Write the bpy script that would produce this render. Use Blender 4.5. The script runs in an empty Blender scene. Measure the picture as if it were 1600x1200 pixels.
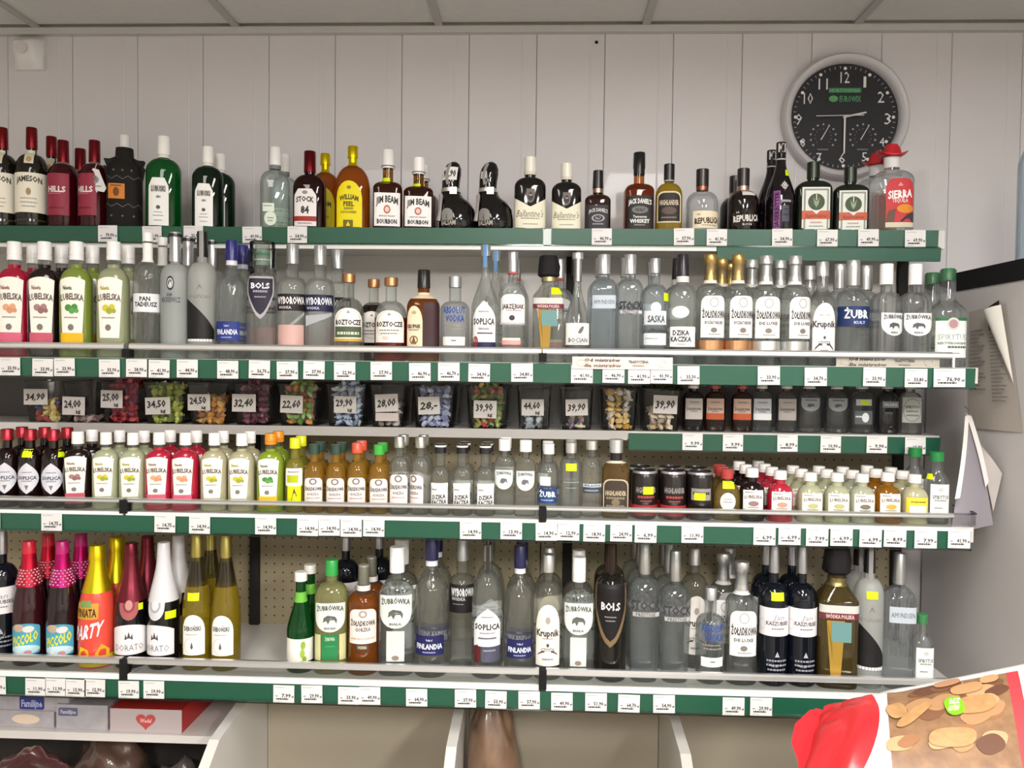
import bpy, bmesh, math, random
import numpy as np
from mathutils import Vector, Matrix
from mathutils.geometry import tessellate_polygon

random.seed(7)
SC = bpy.context.scene
COL = SC.collection
PI = math.pi

# ------------------------------------------------------------------ camera
F = 1248.0                       # focal length in pixels of the 1600 px wide frame
CAMZ = 1.5
def _rz(a): return Matrix.Rotation(a, 3, 'Z')
def _rx(a): return Matrix.Rotation(a, 3, 'X')
CAMR = _rz(math.radians(2.2)) @ _rx(PI / 2 - math.radians(1.6)) @ _rz(math.radians(0.66))
cam = bpy.data.cameras.new('camera')
camo = bpy.data.objects.new('camera', cam)
COL.objects.link(camo)
camo.matrix_world = Matrix.Translation((0, 0, CAMZ)) @ CAMR.to_4x4()
cam.sensor_fit = 'HORIZONTAL'
cam.sensor_width = 36.0
cam.lens = 36.0 * F / 1600.0
cam.clip_start = 0.02
SC.camera = camo

# ------------------------------------------------------------------ light
w = bpy.data.worlds.new('world')
SC.world = w
w.use_nodes = True
w.node_tree.nodes['Background'].inputs[0].default_value = (0.75, 0.8, 0.9, 1)
w.node_tree.nodes['Background'].inputs[1].default_value = 0.15
CEILZ = 2.463
def area(name, loc, sx, sy, power, col, rot=(0, 0, 0)):
    l = bpy.data.lights.new(name, 'AREA')
    l.shape = 'RECTANGLE'; l.size = sx; l.size_y = sy; l.energy = power; l.color = col
    o = bpy.data.objects.new(name, l)
    o.location = loc; o.rotation_euler = rot
    COL.objects.link(o)
    return o
LAMPS = [(-0.75, 0.35, 0.30, 1.15), (0.45, 0.30, 0.30, 1.15), (-0.1, -1.5, 0.30, 1.2), (1.6, -1.2, 0.30, 1.2)]
for (lx, ly, sx, sy), pw in zip(LAMPS, (13.0, 36.0, 110.0, 125.0)):
    area('ceiling_lamp_light', (lx, ly, CEILZ - 0.075), sx, sy, pw, (1.0, 0.96, 0.92))
area('added_window_light', (1.9, -3.4, 1.5), 2.0, 1.5, 150.0, (0.86, 0.93, 1.0), (math.radians(-90), PI, 0))  # unseen window light, added for cool glare on rails and bottles
SC.view_settings.view_transform = 'Standard'
SC.view_settings.look = 'None'
SC.view_settings.exposure = 0.12
SC.view_settings.gamma = 1.0
SC.view_settings.use_curve_mapping = False
SC.cycles.max_bounces = 12
SC.cycles.transmission_bounces = 8
SC.cycles.transparent_max_bounces = 24
SC.cycles.glossy_bounces = 4
SC.cycles.diffuse_bounces = 4
SC.cycles.sample_clamp_indirect = 6.0
SC.cycles.blur_glossy = 0.1

# ------------------------------------------------------------------ helpers
def at(x, y, Y):
    """point of the place on the plane at distance Y that a picture point looks at"""
    d = CAMR @ Vector(((x - 800) / F, -(y - 600) / F, -1))
    d = d * (Y / d.y)
    return Vector((d.x, d.y, d.z + CAMZ))
def atX(x, y, X):
    d = CAMR @ Vector(((x - 800) / F, -(y - 600) / F, -1))
    d = d * (X / d.x)
    return Vector((d.x, d.y, d.z + CAMZ))

def lin(c):
    c /= 255.0
    return c / 12.92 if c <= 0.04045 else ((c + 0.055) / 1.055) ** 2.4
def hexc(h):
    h = h.lstrip('#')
    return tuple(lin(int(h[i:i + 2], 16)) for i in (0, 2, 4)) + (1.0,)

MATS = {}
def new_mat(name):
    m = bpy.data.materials.new(name)
    m.use_nodes = True
    return m, m.node_tree, m.node_tree.nodes['Principled BSDF']
def mat(key):
    """material from a key: kind letter + colour.  p paper, x glossy plastic, m metal foil, d matt, g tinted glass,
    c cloudy liquid in glass, f frosted glass, t thin clear plastic"""
    if key in MATS: return MATS[key]
    k, h = key.split('#')
    c = hexc(h)
    names = dict(p='paper', x='plastic', m='metal_foil', d='matt', g='tinted_glass', c='cloudy_glass', f='frosted_glass', t='clear_film', k='dark_glass', r='rippled_glass', l='liqueur_glass')
    m, nt, b = new_mat(names[k] + '_' + h)
    I = b.inputs
    I['Base Color'].default_value = c
    N, Lk = nt.nodes, nt.links
    if k == 'p': I['Roughness'].default_value = 0.55; I['Specular IOR Level'].default_value = 0.35
    elif k == 'x': I['Roughness'].default_value = 0.28
    elif k == 'd': I['Roughness'].default_value = 0.75; I['Specular IOR Level'].default_value = 0.25
    elif k == 'm': I['Metallic'].default_value = 0.85; I['Roughness'].default_value = 0.32
    elif k == 'k': I['Roughness'].default_value = 0.07
    elif k == 'c':
        I['Roughness'].default_value = 0.12; I['Transmission Weight'].default_value = 0.3; I['IOR'].default_value = 1.4
        I['Coat Weight'].default_value = 0.5; I['Coat Roughness'].default_value = 0.03
    elif k == 'f':
        I['Roughness'].default_value = 0.45; I['Transmission Weight'].default_value = 0.55; I['IOR'].default_value = 1.35
    elif k in 'gr':
        pw = .25 if min(c[:3]) > .3 else .6
        c = tuple(v ** pw for v in c[:3]) + (1.0,)
        rf = N.new('ShaderNodeBsdfRefraction'); rf.inputs['Color'].default_value = c; rf.inputs['Roughness'].default_value = .01; rf.inputs['IOR'].default_value = 1.36
        tr = N.new('ShaderNodeBsdfTransparent'); tr.inputs[0].default_value = c
        gl = N.new('ShaderNodeBsdfGlossy'); gl.inputs['Roughness'].default_value = .03
        fr = N.new('ShaderNodeFresnel'); fr.inputs[0].default_value = 1.5
        m1 = N.new('ShaderNodeMixShader'); m1.inputs[0].default_value = .58
        m2 = N.new('ShaderNodeMixShader')
        Lk.new(rf.outputs[0], m1.inputs[1]); Lk.new(tr.outputs[0], m1.inputs[2])
        ge = N.new('ShaderNodeNewGeometry'); sb = N.new('ShaderNodeMath'); sb.operation = 'SUBTRACT'; sb.inputs[0].default_value = 1.0
        ml = N.new('ShaderNodeMath'); ml.operation = 'MULTIPLY'
        Lk.new(ge.outputs['Backfacing'], sb.inputs[1]); Lk.new(sb.outputs[0], ml.inputs[0]); Lk.new(fr.outputs[0], ml.inputs[1])
        Lk.new(ml.outputs[0], m2.inputs[0]); Lk.new(gl.outputs[0], m2.inputs[2])
        df = N.new('ShaderNodeBsdfTranslucent'); df.inputs[0].default_value = c
        d2 = N.new('ShaderNodeBsdfDiffuse'); d2.inputs[0].default_value = c
        m3 = N.new('ShaderNodeMixShader'); m3.inputs[0].default_value = .5
        m4 = N.new('ShaderNodeMixShader'); m4.inputs[0].default_value = .05 if pw == .25 else .02
        Lk.new(df.outputs[0], m3.inputs[1]); Lk.new(d2.outputs[0], m3.inputs[2])
        Lk.new(m1.outputs[0], m4.inputs[1]); Lk.new(m3.outputs[0], m4.inputs[2]); Lk.new(m4.outputs[0], m2.inputs[1])
        Lk.new(m2.outputs[0], N['Material Output'].inputs[0]); N.remove(b)
        if k == 'r':
            tc = N.new('ShaderNodeTexCoord'); mp = N.new('ShaderNodeMapping'); mp.inputs['Scale'].default_value = (1, 1, .35)
            nz = N.new('ShaderNodeTexNoise'); nz.inputs['Scale'].default_value = 95.0; nz.inputs['Detail'].default_value = 1.0
            bp = N.new('ShaderNodeBump'); bp.inputs['Strength'].default_value = .6; bp.inputs['Distance'].default_value = .003
            Lk.new(tc.outputs['Object'], mp.inputs[0]); Lk.new(mp.outputs[0], nz.inputs['Vector']); Lk.new(nz.outputs[0], bp.inputs['Height'])
            for sh in (rf, gl, fr): Lk.new(bp.outputs[0], sh.inputs['Normal'])
    elif k == 'l':
        I['Roughness'].default_value = .04; I['Transmission Weight'].default_value = .62; I['IOR'].default_value = 1.36
        tr = N.new('ShaderNodeBsdfTransparent'); tr.inputs[0].default_value = tuple(v ** .6 for v in c[:3]) + (1,)
        mx = N.new('ShaderNodeMixShader'); mx.inputs[0].default_value = 0.3
        Lk.new(b.outputs[0], mx.inputs[1]); Lk.new(tr.outputs[0], mx.inputs[2]); Lk.new(mx.outputs[0], N['Material Output'].inputs[0])
        I['Coat Weight'].default_value = .4
    elif k == 't':
        tr = N.new('ShaderNodeBsdfTransparent'); tr.inputs[0].default_value = tuple(v ** .6 for v in c[:3]) + (1,)
        gl = N.new('ShaderNodeBsdfGlossy'); gl.inputs['Roughness'].default_value = .08
        mx = N.new('ShaderNodeMixShader'); fr = N.new('ShaderNodeFresnel'); fr.inputs[0].default_value = 1.38
        Lk.new(fr.outputs[0], mx.inputs[0]); Lk.new(tr.outputs[0], mx.inputs[1]); Lk.new(gl.outputs[0], mx.inputs[2])
        Lk.new(mx.outputs[0], N['Material Output'].inputs[0]); N.remove(b)
    MATS[key] = m
    return m

class MB:
    """collects pieces of one part; build() makes the mesh"""
    def __init__(s): s.v = []; s.f = []; s.mi = []; s.mats = []; s.sm = []
    def _m(s, key):
        if key not in s.mats: s.mats.append(key)
        return s.mats.index(key)
    def add(s, vs, fs, key, smooth=False):
        o = len(s.v); i = s._m(key)
        s.v += [tuple(p) for p in vs]
        for f in fs:
            s.f.append(tuple(a + o for a in f)); s.mi.append(i); s.sm.append(smooth)
        return s
    def box(s, x0, x1, y0, y1, z0, z1, key):
        vs = [(x, y, z) for z in (z0, z1) for y in (y0, y1) for x in (x0, x1)]
        return s.add(vs, [(0, 2, 3, 1), (4, 5, 7, 6), (0, 1, 5, 4), (2, 6, 7, 3), (0, 4, 6, 2), (1, 3, 7, 5)], key)
    def lathe(s, pts, key, n=24, cx=0, cy=0, smooth=True):
        """pts: list of (r, z) from bottom to top, ends closed when r is 0"""
        vs, fs = [], []
        for r, z in pts:
            for i in range(n):
                a = 2 * PI * i / n
                vs.append((cx + r * math.cos(a), cy + r * math.sin(a), z))
        for j in range(len(pts) - 1):
            for i in range(n):
                k = (i + 1) % n
                fs.append((j * n + i, j * n + k, (j + 1) * n + k, (j + 1) * n + i))
        return s.add(vs, fs, key, smooth)
    def tube(s, path, r, key, n=8):
        path = [Vector(p) for p in path]
        vs, fs = [], []
        for j, p in enumerate(path):
            d = (path[min(j + 1, len(path) - 1)] - path[max(j - 1, 0)]).normalized()
            a = d.orthogonal().normalized(); b = d.cross(a)
            for i in range(n):
                t = 2 * PI * i / n
                vs.append(p + (a * math.cos(t) + b * math.sin(t)) * r)
        for j in range(len(path) - 1):
            for i in range(n):
                k = (i + 1) % n
                fs.append((j * n + i, j * n + k, (j + 1) * n + k, (j + 1) * n + i))
        fs.append(tuple(range(n))[::-1]); fs.append(tuple((len(path) - 1) * n + i for i in range(n)))
        return s.add(vs, fs, key, True)
    def mesh(s, name, sharp=40):
        me = bpy.data.meshes.new(name)
        me.from_pydata(s.v, [], s.f)
        for k in s.mats: me.materials.append(k if not isinstance(k, str) else mat(k))
        me.polygons.foreach_set('material_index', s.mi)
        me.polygons.foreach_set('use_smooth', s.sm)
        me.update()
        if any(s.sm): me.set_sharp_from_angle(angle=math.radians(sharp))
        return me
    def obj(s, name, parent=None, loc=None, sharp=40):
        return link(name, s.mesh(name, sharp), parent, loc)

def link(name, me, parent=None, loc=None):
    o = bpy.data.objects.new(name, me)
    COL.objects.link(o)
    if parent is not None: o.parent = parent
    if loc is not None: o.location = loc
    return o
def thing(name, label, cat, loc=(0, 0, 0), rz=0.0, group=None):
    o = bpy.data.objects.new(name, None)
    COL.objects.link(o)
    o.empty_display_size = 0.05
    o.location = loc; o.rotation_euler = (0, 0, rz)
    return tag(o, label, cat, group)
def tag(o, label, cat, group=None, kind=None):
    o['label'] = label; o['category'] = cat
    if group: o['group'] = group
    if kind: o['kind'] = kind
    return o
def struct(o):
    o['kind'] = 'structure'
    return o

def simple_noise_mat(name, c1, c2, scale, rough, detail=3, stretch=(1, 1, 1), bump=0.0, coat=0.0):
    m, nt, b = new_mat(name)
    N, Lk = nt.nodes, nt.links
    tc = N.new('ShaderNodeTexCoord'); mp = N.new('ShaderNodeMapping'); mp.inputs['Scale'].default_value = stretch
    nz = N.new('ShaderNodeTexNoise'); nz.inputs['Scale'].default_value = scale; nz.inputs['Detail'].default_value = detail
    mx = N.new('ShaderNodeMix'); mx.data_type = 'RGBA'
    mx.inputs[6].default_value = hexc(c1); mx.inputs[7].default_value = hexc(c2)
    Lk.new(tc.outputs['Object'], mp.inputs[0]); Lk.new(mp.outputs[0], nz.inputs['Vector'])
    Lk.new(nz.outputs['Fac'], mx.inputs[0]); Lk.new(mx.outputs[2], b.inputs['Base Color'])
    b.inputs['Roughness'].default_value = rough; b.inputs['Coat Weight'].default_value = coat
    if bump:
        bp = N.new('ShaderNodeBump'); bp.inputs['Strength'].default_value = bump; bp.inputs['Distance'].default_value = 0.002
        Lk.new(nz.outputs['Fac'], bp.inputs['Height']); Lk.new(bp.outputs[0], b.inputs['Normal'])
    return m

# ------------------------------------------------------------------ lettering
TXT = {}
def text_geo(s, bold=True):
    """flat letter outlines, unit cap height, centred on x"""
    k = (s, bold)
    if k in TXT: return TXT[k]
    cu = bpy.data.curves.new('lettering', 'FONT')
    cu.body = s; cu.size = 1.0; cu.resolution_u = 1
    cu.align_x = 'CENTER'
    if bold: cu.offset = 0.034
    o = bpy.data.objects.new('lettering', cu)
    COL.objects.link(o)
    dg = bpy.context.evaluated_depsgraph_get()
    me = bpy.data.meshes.new_from_object(o.evaluated_get(dg))
    vs = np.array([v.co[:] for v in me.vertices]) if len(me.vertices) else np.zeros((0, 3))
    fs = [tuple(p.vertices) for p in me.polygons]
    bpy.data.objects.remove(o); bpy.data.curves.remove(cu); bpy.data.meshes.remove(me)
    if len(vs):
        vs[:, 1] /= 0.72
        cx = (vs[:, 0].min() + vs[:, 0].max()) / 2
        vs[:, 0] -= cx
    wd = float(vs[:, 0].max() - vs[:, 0].min()) if len(vs) else 1.0
    TXT[k] = (vs, fs, wd)
    return TXT[k]

def grid(nu, nv):
    fs = []
    for j in range(nv):
        for i in range(nu):
            a = j * (nu + 1) + i
            fs.append((a, a + 1, a + nu + 2, a + nu + 1))
    return fs

def shape_pts(shape, nu, nv, bulge=0.0):
    """(s,t) in the unit square for a label outline"""
    out = []
    for j in range(nv + 1):
        t = j / nv
        if shape in ('oval', 'arch', 'leaf', 'round', 'shield', 'tomb'): t = (1 - math.cos(PI * t)) / 2
        if shape == 'oval': k = math.sqrt(max(0.0, 1 - (2 * t - 1) ** 2))
        elif shape == 'leaf': k = 1 - abs(2 * t - 1) ** 1.9
        elif shape == 'arch': k = 1 if t < .6 else math.sqrt(max(0, 1 - ((t - .6) / .4) ** 2))
        elif shape == 'tomb': k = 1 if t < .8 else .45 + .55 * math.sqrt(max(0, 1 - ((t - .8) / .2) ** 2))
        elif shape == 'round': k = 1 if .12 < t < .88 else .88 + .12 * math.sqrt(max(0, 1 - ((abs(t - .5) - .38) / .12) ** 2))
        elif shape == 'shield': k = 1 if t > .55 else math.sqrt(max(0, 1 - ((.55 - t) / .55) ** 2.2))
        elif shape == 'taper': k = .76 + .24 * t
        elif shape == 'spade': k = min(1.0, (t / .6) ** .62)
        elif shape == 'chamfer': k = 1 if t < .82 else 1 - .4 * (t - .82) / .18
        elif shape == 'point': k = 1 if t < .55 else (1 - ((t - .55) / .45) ** 1.6)
        else: k = 1
        for i in range(nu + 1):
            s = i / nu
            tt = t
            if shape == 'vtop': tt = t * (1 - .3 * (1 - abs(2 * s - 1)))
            if shape == 'curve': tt = t * (1.0 - 0.78 * s ** 1.5)
            if bulge: tt = t + bulge * t * (1 - (2 * s - 1) ** 2)
            out.append((.5 + (s - .5) * k, tt))
    return out

class Surf:
    """maps label coordinates (arc length u from the front centre, height z) onto a bottle"""
    def __init__(s, T): s.T = T; s.cache = {}
    def row(s, z):
        k = round(z, 5)
        if k not in s.cache:
            th = np.radians(np.linspace(-90, 95, 75))
            x, y = s.T.section(z, th)
            cx = s.T.center(z)
            d = np.concatenate([[0], np.cumsum(np.hypot(np.diff(x), np.diff(y)))])
            s.cache[k] = (x, y, d, cx)
        return s.cache[k]
    def __call__(s, u, z, off):
        x, y, d, cx = s.row(z)
        a = abs(u)
        px = np.interp(a, d, x); py = np.interp(a, d, y)
        qx = np.interp(a + 5e-4, d, x); qy = np.interp(a + 5e-4, d, y)
        nx, ny = -(qy - py), (qx - px)
        l = math.hypot(nx, ny) or 1.0
        nx, ny = nx / l, ny / l
        if ny > 0 and a < 1e-3: nx, ny = -nx, -ny
        if nx * px + ny * py < 0: nx, ny = -nx, -ny
        if a == 0: nx, ny = 0, -1
        px += nx * off; py += ny * off
        return (cx + (px if u >= 0 else -px), py, z)

def put_items(mb, items, fn, W, H):
    """items in label coordinates 0..1; fn(s,t,off)->xyz"""
    off = 0.0008
    for it in items:
        off += 0.0002
        k = it[0]
        if k == 't':
            _, s, uc, vc, h, wmax, col = it[:7]
            o = it[7] if len(it) > 7 else {}
            vs, fs, wd = text_geo(s, o.get('bold', True))
            if not len(vs): continue
            if o.get('rot'):
                sx = wmax * H / wd; sy = h * W
                P = [(uc + (-(y - .5) * sy) / W, vc + x * sx / H) for x, y, _ in vs]
            else:
                sx = wmax * W / wd; sy = h * H
                arc = o.get('arc', 0.0); sk = o.get('skew', 0.0); sl = o.get('slope', 0.0)
                P = []
                for x, y, _ in vs:
                    q = 2 * x / wd
                    P.append((uc + (x * sx + sk * (y - .5) * sy) / W, vc + (y - .5) * h + arc * (1 - q * q) + sl * q))
            mb.add([fn(a, b, off) for a, b in P], fs, col)
        elif k == 'r':
            _, u0, u1, v0, v1, col = it
            nu, nv = max(2, int(abs(u1 - u0) * 20)), 3
            P = [fn(u0 + (u1 - u0) * i / nu, v0 + (v1 - v0) * j / nv, off) for j in range(nv + 1) for i in range(nu + 1)]
            mb.add(P, grid(nu, nv), col)
        elif k in ('o', 'ring'):
            if k == 'o': _, uc, vc, ru, rv, col = it; r0 = 0
            else: _, uc, vc, ru, rv, r0, col = it
            n = 20
            P, fs = [], []
            for rr in ((r0, 1.0) if k == 'ring' else (0.5, 1.0)):
                P += [fn(uc + ru * rr * math.cos(2 * PI * i / n), vc + rv * rr * math.sin(2 * PI * i / n), off) for i in range(n)]
            fs = [(i, (i + 1) % n, n + (i + 1) % n, n + i) for i in range(n)]
            if k == 'o':
                P.append(fn(uc, vc, off)); fs += [((i + 1) % n, i, 2 * n) for i in range(n)]
            mb.add(P, fs, col)
        elif k == 'p':
            _, pts, col = it
            tri = tessellate_polygon([[Vector((a, b, 0)) for a, b in pts]])
            mb.add([fn(a, b, off) for a, b in pts], [tuple(t) for t in tri], col)
        elif k == 's':
            _, shape, u0, u1, v0, v1, col = it
            P = [fn(u0 + (u1 - u0) * a, v0 + (v1 - v0) * b, off) for a, b in shape_pts(shape, 26, 14)]
            mb.add(P, grid(26, 14), col)
        elif k == 'l':
            _, u0, u1, vc, h, col = it
            rnd = random.Random(int(vc * 1000) + int(u0 * 77))
            u = u0
            while u < u1:
                l = rnd.uniform(.06, .15) * (u1 - u0) + .01
                e = min(u1, u + l)
                mb.add([fn(a, b, off) for a, b in ((u, vc), (e, vc), (e, vc + h), (u, vc + h))], [(0, 1, 2, 3)], col)
                u = e + .03 * (u1 - u0)

# ------------------------------------------------------------------ bottles
def P(zs, zn, rn, kind='round', base=.9, foot=1.0, zt=.985, lip=0.0):
    """bottle outline (radius as a share of half the width, height as a share of the height)"""
    pts = [(0, 0), (base * foot, 0), (foot * (base + .07), .006), (foot, .022)]
    if foot != 1: pts.append((1 - (1 - foot) * .4, zs * .5))
    pts.append((1.0, zs))
    n = 9
    for i in range(1, n):
        t = i / n
        if kind == 'round': f = (1 - t ** 2.3) ** .62
        elif kind == 's': f = (1 + math.cos(PI * t)) / 2
        elif kind == 'slope': f = 1 - t
        elif kind == 'dome': f = math.sqrt(1 - t * t)
        elif kind == 'long': f = (1 - t) ** 1.35 * .55 + (1 + math.cos(PI * t)) / 2 * .45
        pts.append((rn + (1 - rn) * f, zs + (zn - zs) * t))
    pts.append((rn, zn))
    if lip: pts += [(rn, zt - .1), (rn * (1 + lip), zt - .08)]
    pts += [(rn * (1 + lip), zt), (rn * .7, zt), (0, zt)]
    return pts

class Type:
    def __init__(s, name, kind, row, w, top, x, prof, glass, sec=(2, 1.0), cap=None, bands=(), labels=(), fill=None, extra=None, neckglass='g#dfe8e6'):
        s.__dict__.update(locals()); del s.__dict__['s']
        s.meshes = None
    def clone(s, name, **k):
        d = {q: getattr(s, q) for q in ('kind', 'row', 'w', 'top', 'x', 'prof', 'glass', 'sec', 'cap', 'bands', 'labels', 'fill', 'extra', 'neckglass')}
        d.update(k)
        return Type(name, **d)
    def size(s):
        yc, zs = ROWS[s.row]
        s.W = s.w * yc / F
        s.H = at(s.x, s.top, yc).z - zs
        s.rn = min(p[0] for p in s.prof[:-2] if p[0] > 0.15 and p[1] > .3)
        s.pz = [p[1] for p in s.prof[1:-1]]; s.pr = [p[0] for p in s.prof[1:-1]]
    def rad(s, z): return float(np.interp(z / s.H, s.pz, s.pr))
    def center(s, z):
        if len(s.prof[0]) > 2: return float(np.interp(z / s.H, s.pz, [p[2] for p in s.prof[1:-1]])) * s.W
        return 0.0
    def section(s, z, th, r=None, add=0.0):
        r = s.rad(z) if r is None else r
        q = min(1.0, max(0.0, (r - s.rn) / max(.01, .92 - s.rn)))
        n = 2 + (s.sec[0] - 2) * q
        dp = 1 + (s.sec[1] - 1) * q
        c, sn = np.cos(th), np.sin(th)
        R = r * s.W / 2 + add
        return R * np.sign(c) * np.abs(c) ** (2 / n), R * dp * np.sign(sn) * np.abs(sn) ** (2 / n)
    def rings(s, zr, n=28, add=0.0):
        """zr: list of (z, r or None)"""
        th = np.linspace(0, 2 * PI, n, endpoint=False)
        vs = []
        for z, r in zr:
            x, y = s.section(z, th, r, add if r is None or r > 0 else 0)
            cx = s.center(z)
            vs += [(cx + a, b, z) for a, b in zip(x, y)]
        fs = []
        for j in range(len(zr) - 1):
            for i in range(n):
                k = (i + 1) % n
                fs.append((j * n + i, j * n + k, (j + 1) * n + k, (j + 1) * n + i))
        return vs, fs
    def build(s):
        s.size()
        H, W = s.H, s.W
        parts = []       # (name, mesh, parent index or None)
        mb = MB()
        zr = [(p[1] * H, p[0]) for p in s.prof]
        if s.fill:
            zr2 = []
            for a, b in zip(zr, zr[1:]):
                zr2.append(a)
                if a[0] < s.fill * H < b[0]:
                    zr2.append((s.fill * H, None))
            zr = zr2 + [zr[-1]]
            zr = [(z, s.rad(z) if r is None else r) for z, r in zr]
        vs, fs = s.rings(zr)
        if s.fill:
            lo = [f for f in fs if max(vs[i][2] for i in f) <= s.fill * H + 1e-6]
            hi = [f for f in fs if max(vs[i][2] for i in f) > s.fill * H + 1e-6]
            mb.add(vs, lo, s.glass, True); mb.add(vs, hi, s.neckglass, True)
        else:
            mb.add(vs, fs, s.glass, True)
        parts.append(('body', mb.mesh('bottle_body', 50), None))
        if s.cap:
            z0, key = s.cap[0], s.cap[1]
            o = s.cap[2] if len(s.cap) > 2 else {}
            z1 = o.get('z1', 1.0)
            r0 = o.get('r0', s.rn * 1.16) * W / 2; r1 = o.get('r1', s.rn * 1.12) * W / 2
            m = MB(); b = .006 * H
            pts = [(r0 * .8, z0 * H), (r0, z0 * H), (r0, z0 * H + b)]
            if o.get('waist'): pts += [(r0 * o['waist'], (z0 + .3 * (z1 - z0)) * H), (r1 * o['waist'], (z0 + .62 * (z1 - z0)) * H), (r1, (z0 + .68 * (z1 - z0)) * H)]
            if o.get('ridge'):
                zm = z0 + .25 * (z1 - z0)
                pts += [(r0, zm * H), (r0 * .93, zm * H + b * .3), (r0 * .93, zm * H + b), (r0, zm * H + b * 1.3)]
            pts += [(r1, z1 * H - b), (r1 * .93, z1 * H), (0, z1 * H)]
            m.lathe(pts, key, 20)
            parts.append((o.get('name', 'cap'), m.mesh('bottle_cap'), None))
            if o.get('strip'):
                m2 = MB()
                rr = r0 + .0009
                for a0, a1, zz0, zz1 in ((-.35, .35, z0 - .10, z1),):
                    vs2 = [(rr * math.sin(a), -rr * math.cos(a), z * H) for z in (zz0, zz1) for a in (a0, 0, a1)]
                    m2.add(vs2, [(0, 1, 4, 3), (1, 2, 5, 4)], o['strip'])
                parts.append(('tax_strip', m2.mesh('tax_strip'), None))
        for nm, z0, z1, add, key in s.bands:
            n = max(3, int((z1 - z0) * 40))
            zz = [z0 + (z1 - z0) * i / n for i in range(n + 1)]
            vs, fs = s.rings([(z * H, None) for z in zz], 28, add)
            parts.append((nm, MB().add(vs, fs, key, True).mesh('bottle_' + nm, 50), None))
        sf = Surf(s)
        for lb in s.labels:
            shape, u0, u1, v0, v1, key, items = lb[:7]
            bulge = lb[7] if len(lb) > 7 else 0.0
            name = lb[8] if len(lb) > 8 else 'label'
            def fn(a, b, off, u0=u0, u1=u1, v0=v0, v1=v1):
                return sf((u0 + (u1 - u0) * a) * W, (v0 + (v1 - v0) * b) * H, off)
            idx = None
            if shape:
                nu = max(8, int(abs(u1 - u0) * 22)); nv = 12
                m = MB().add([fn(a, b, .0005) for a, b in shape_pts(shape, nu, nv, bulge)], grid(nu, nv), key, True)
                idx = len(parts)
                parts.append((name, m.mesh('bottle_' + name, 60), None))
            if items:
                m = MB()
                put_items(m, items, fn, (u1 - u0) * W, (v1 - v0) * H)
                if m.v: parts.append(('print', m.mesh('label_print'), idx))
        if s.extra:
            for nm, me in s.extra(s): parts.append((nm, me, None))
        s.meshes = parts
        s.sf = sf
    def place(s, loc, rz, label, cat, group, sticker=None):
        if s.meshes is None: s.build()
        root = thing(s.kind, label, cat, loc, rz, group)
        obs = []
        for nm, me, pi in s.meshes:
            obs.append(link(nm, me, root if pi is None else obs[pi]))
        for st in (sticker or ()):
            u, v, key = st[:3]
            hw, hh = (st[3], st[4]) if len(st) > 3 else (.0125, .0085)
            m = MB(); pts = []
            for b in range(3):
                for a in range(5):
                    pts.append(s.sf(u * s.W + (a / 2 - 1) * hw, v * s.H + (b - 1) * hh, .0016))
            m.add(pts, grid(4, 2), key, True)
            obs.append(m.obj('price_sticker', root))
            if len(st) > 5:
                m = MB()
                put_items(m, [('t', st[5], .5, .5, .5, .8, 'p#3a3430')], lambda a, b, o: s.sf(u * s.W + (2 * a - 1) * hw, v * s.H + (2 * b - 1) * hh, .0016 + o), 2 * hw, 2 * hh)
                m.obj('print', obs[-1])
        return root

# ------------------------------------------------------------------ the room
YF, YT, YB, YW = 1.87, 2.04, 2.25, 2.33       # front of deep shelves, front of shallow shelves, rack back, wall panels
ROWS = {1: (YT + .045, 1.839), 2: (YF + .052, 1.498), 3: (YT + .055, 1.326), 4: (YF + .045, 1.13), 5: (YF + .055, 0.7385)}

M_WALL = simple_noise_mat('wall_panel_white', 'dcd8da', 'd2ced0', 3.0, 0.42, bump=0.02, coat=0.15)
M_CEIL = simple_noise_mat('ceiling_tile', 'd2d1ce', 'c8c7c4', 40.0, 0.8, bump=0.1)
M_PLAIN = simple_noise_mat('room_paint', 'd8d4cc', 'cfcac2', 2.0, 0.7)
M_FLOOR = simple_noise_mat('floor_tiles', '8f8a82', '7c776f', 6.0, 0.45)

wb = struct(MB().box(-2.7, 3.0, YW + .012, YW + .1, 0, CEILZ + .05, M_PLAIN).obj('wall_back'))
PW = 0.1957
prof = [(.0004, .006), (.0009, .0012), (.003, 0), (.1505, 0), (.1525, -.0006), (.1545, 0), (.1555, .0007), (.157, 0.0003), (.1935, 0.0003), (.1950, .0012), (.1954, .006)]
vs = [(x, YW + y, z) for z in (0.0, CEILZ) for x, y in prof]
n = len(prof)
pm = MB().add(vs, [(i, i + 1, n + i + 1, n + i) for i in range(n - 1)], M_WALL).mesh('wall_panel')
X0 = -1.5946
for i in range(-5, 23):
    link('wall_panel', pm, wb, (X0 + i * PW, 0, 0))
struct(MB().box(-2.8, -2.7, -3.5, YW + .1, 0, CEILZ, M_PLAIN).obj('wall_left'))
struct(MB().box(3.0, 3.1, -3.5, YW + .1, 0, CEILZ, M_PLAIN).obj('wall_right'))
wf = MB()
wf.box(-2.8, 0.85, -3.6, -3.5, 0, CEILZ, M_PLAIN); wf.box(2.95, 3.1, -3.6, -3.5, 0, CEILZ, M_PLAIN)
wf.box(0.85, 2.95, -3.6, -3.5, 0, 0.7, M_PLAIN); wf.box(0.85, 2.95, -3.6, -3.5, 2.3, CEILZ, M_PLAIN)
struct(wf.obj('wall_front'))
struct(MB().box(-2.8, 3.1, -3.6, YW + .1, -.05, 0, M_FLOOR).obj('floor'))
cl = struct(MB().box(-2.8, 3.1, -3.6, YW + .1, CEILZ + .02, CEILZ + .1, M_PLAIN).obj('ceiling'))
sx = [at(372, 40, YW).x, at(689, 40, YW).x, at(1004, 40, YW).x, at(1336, 40, YW).x]
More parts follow.
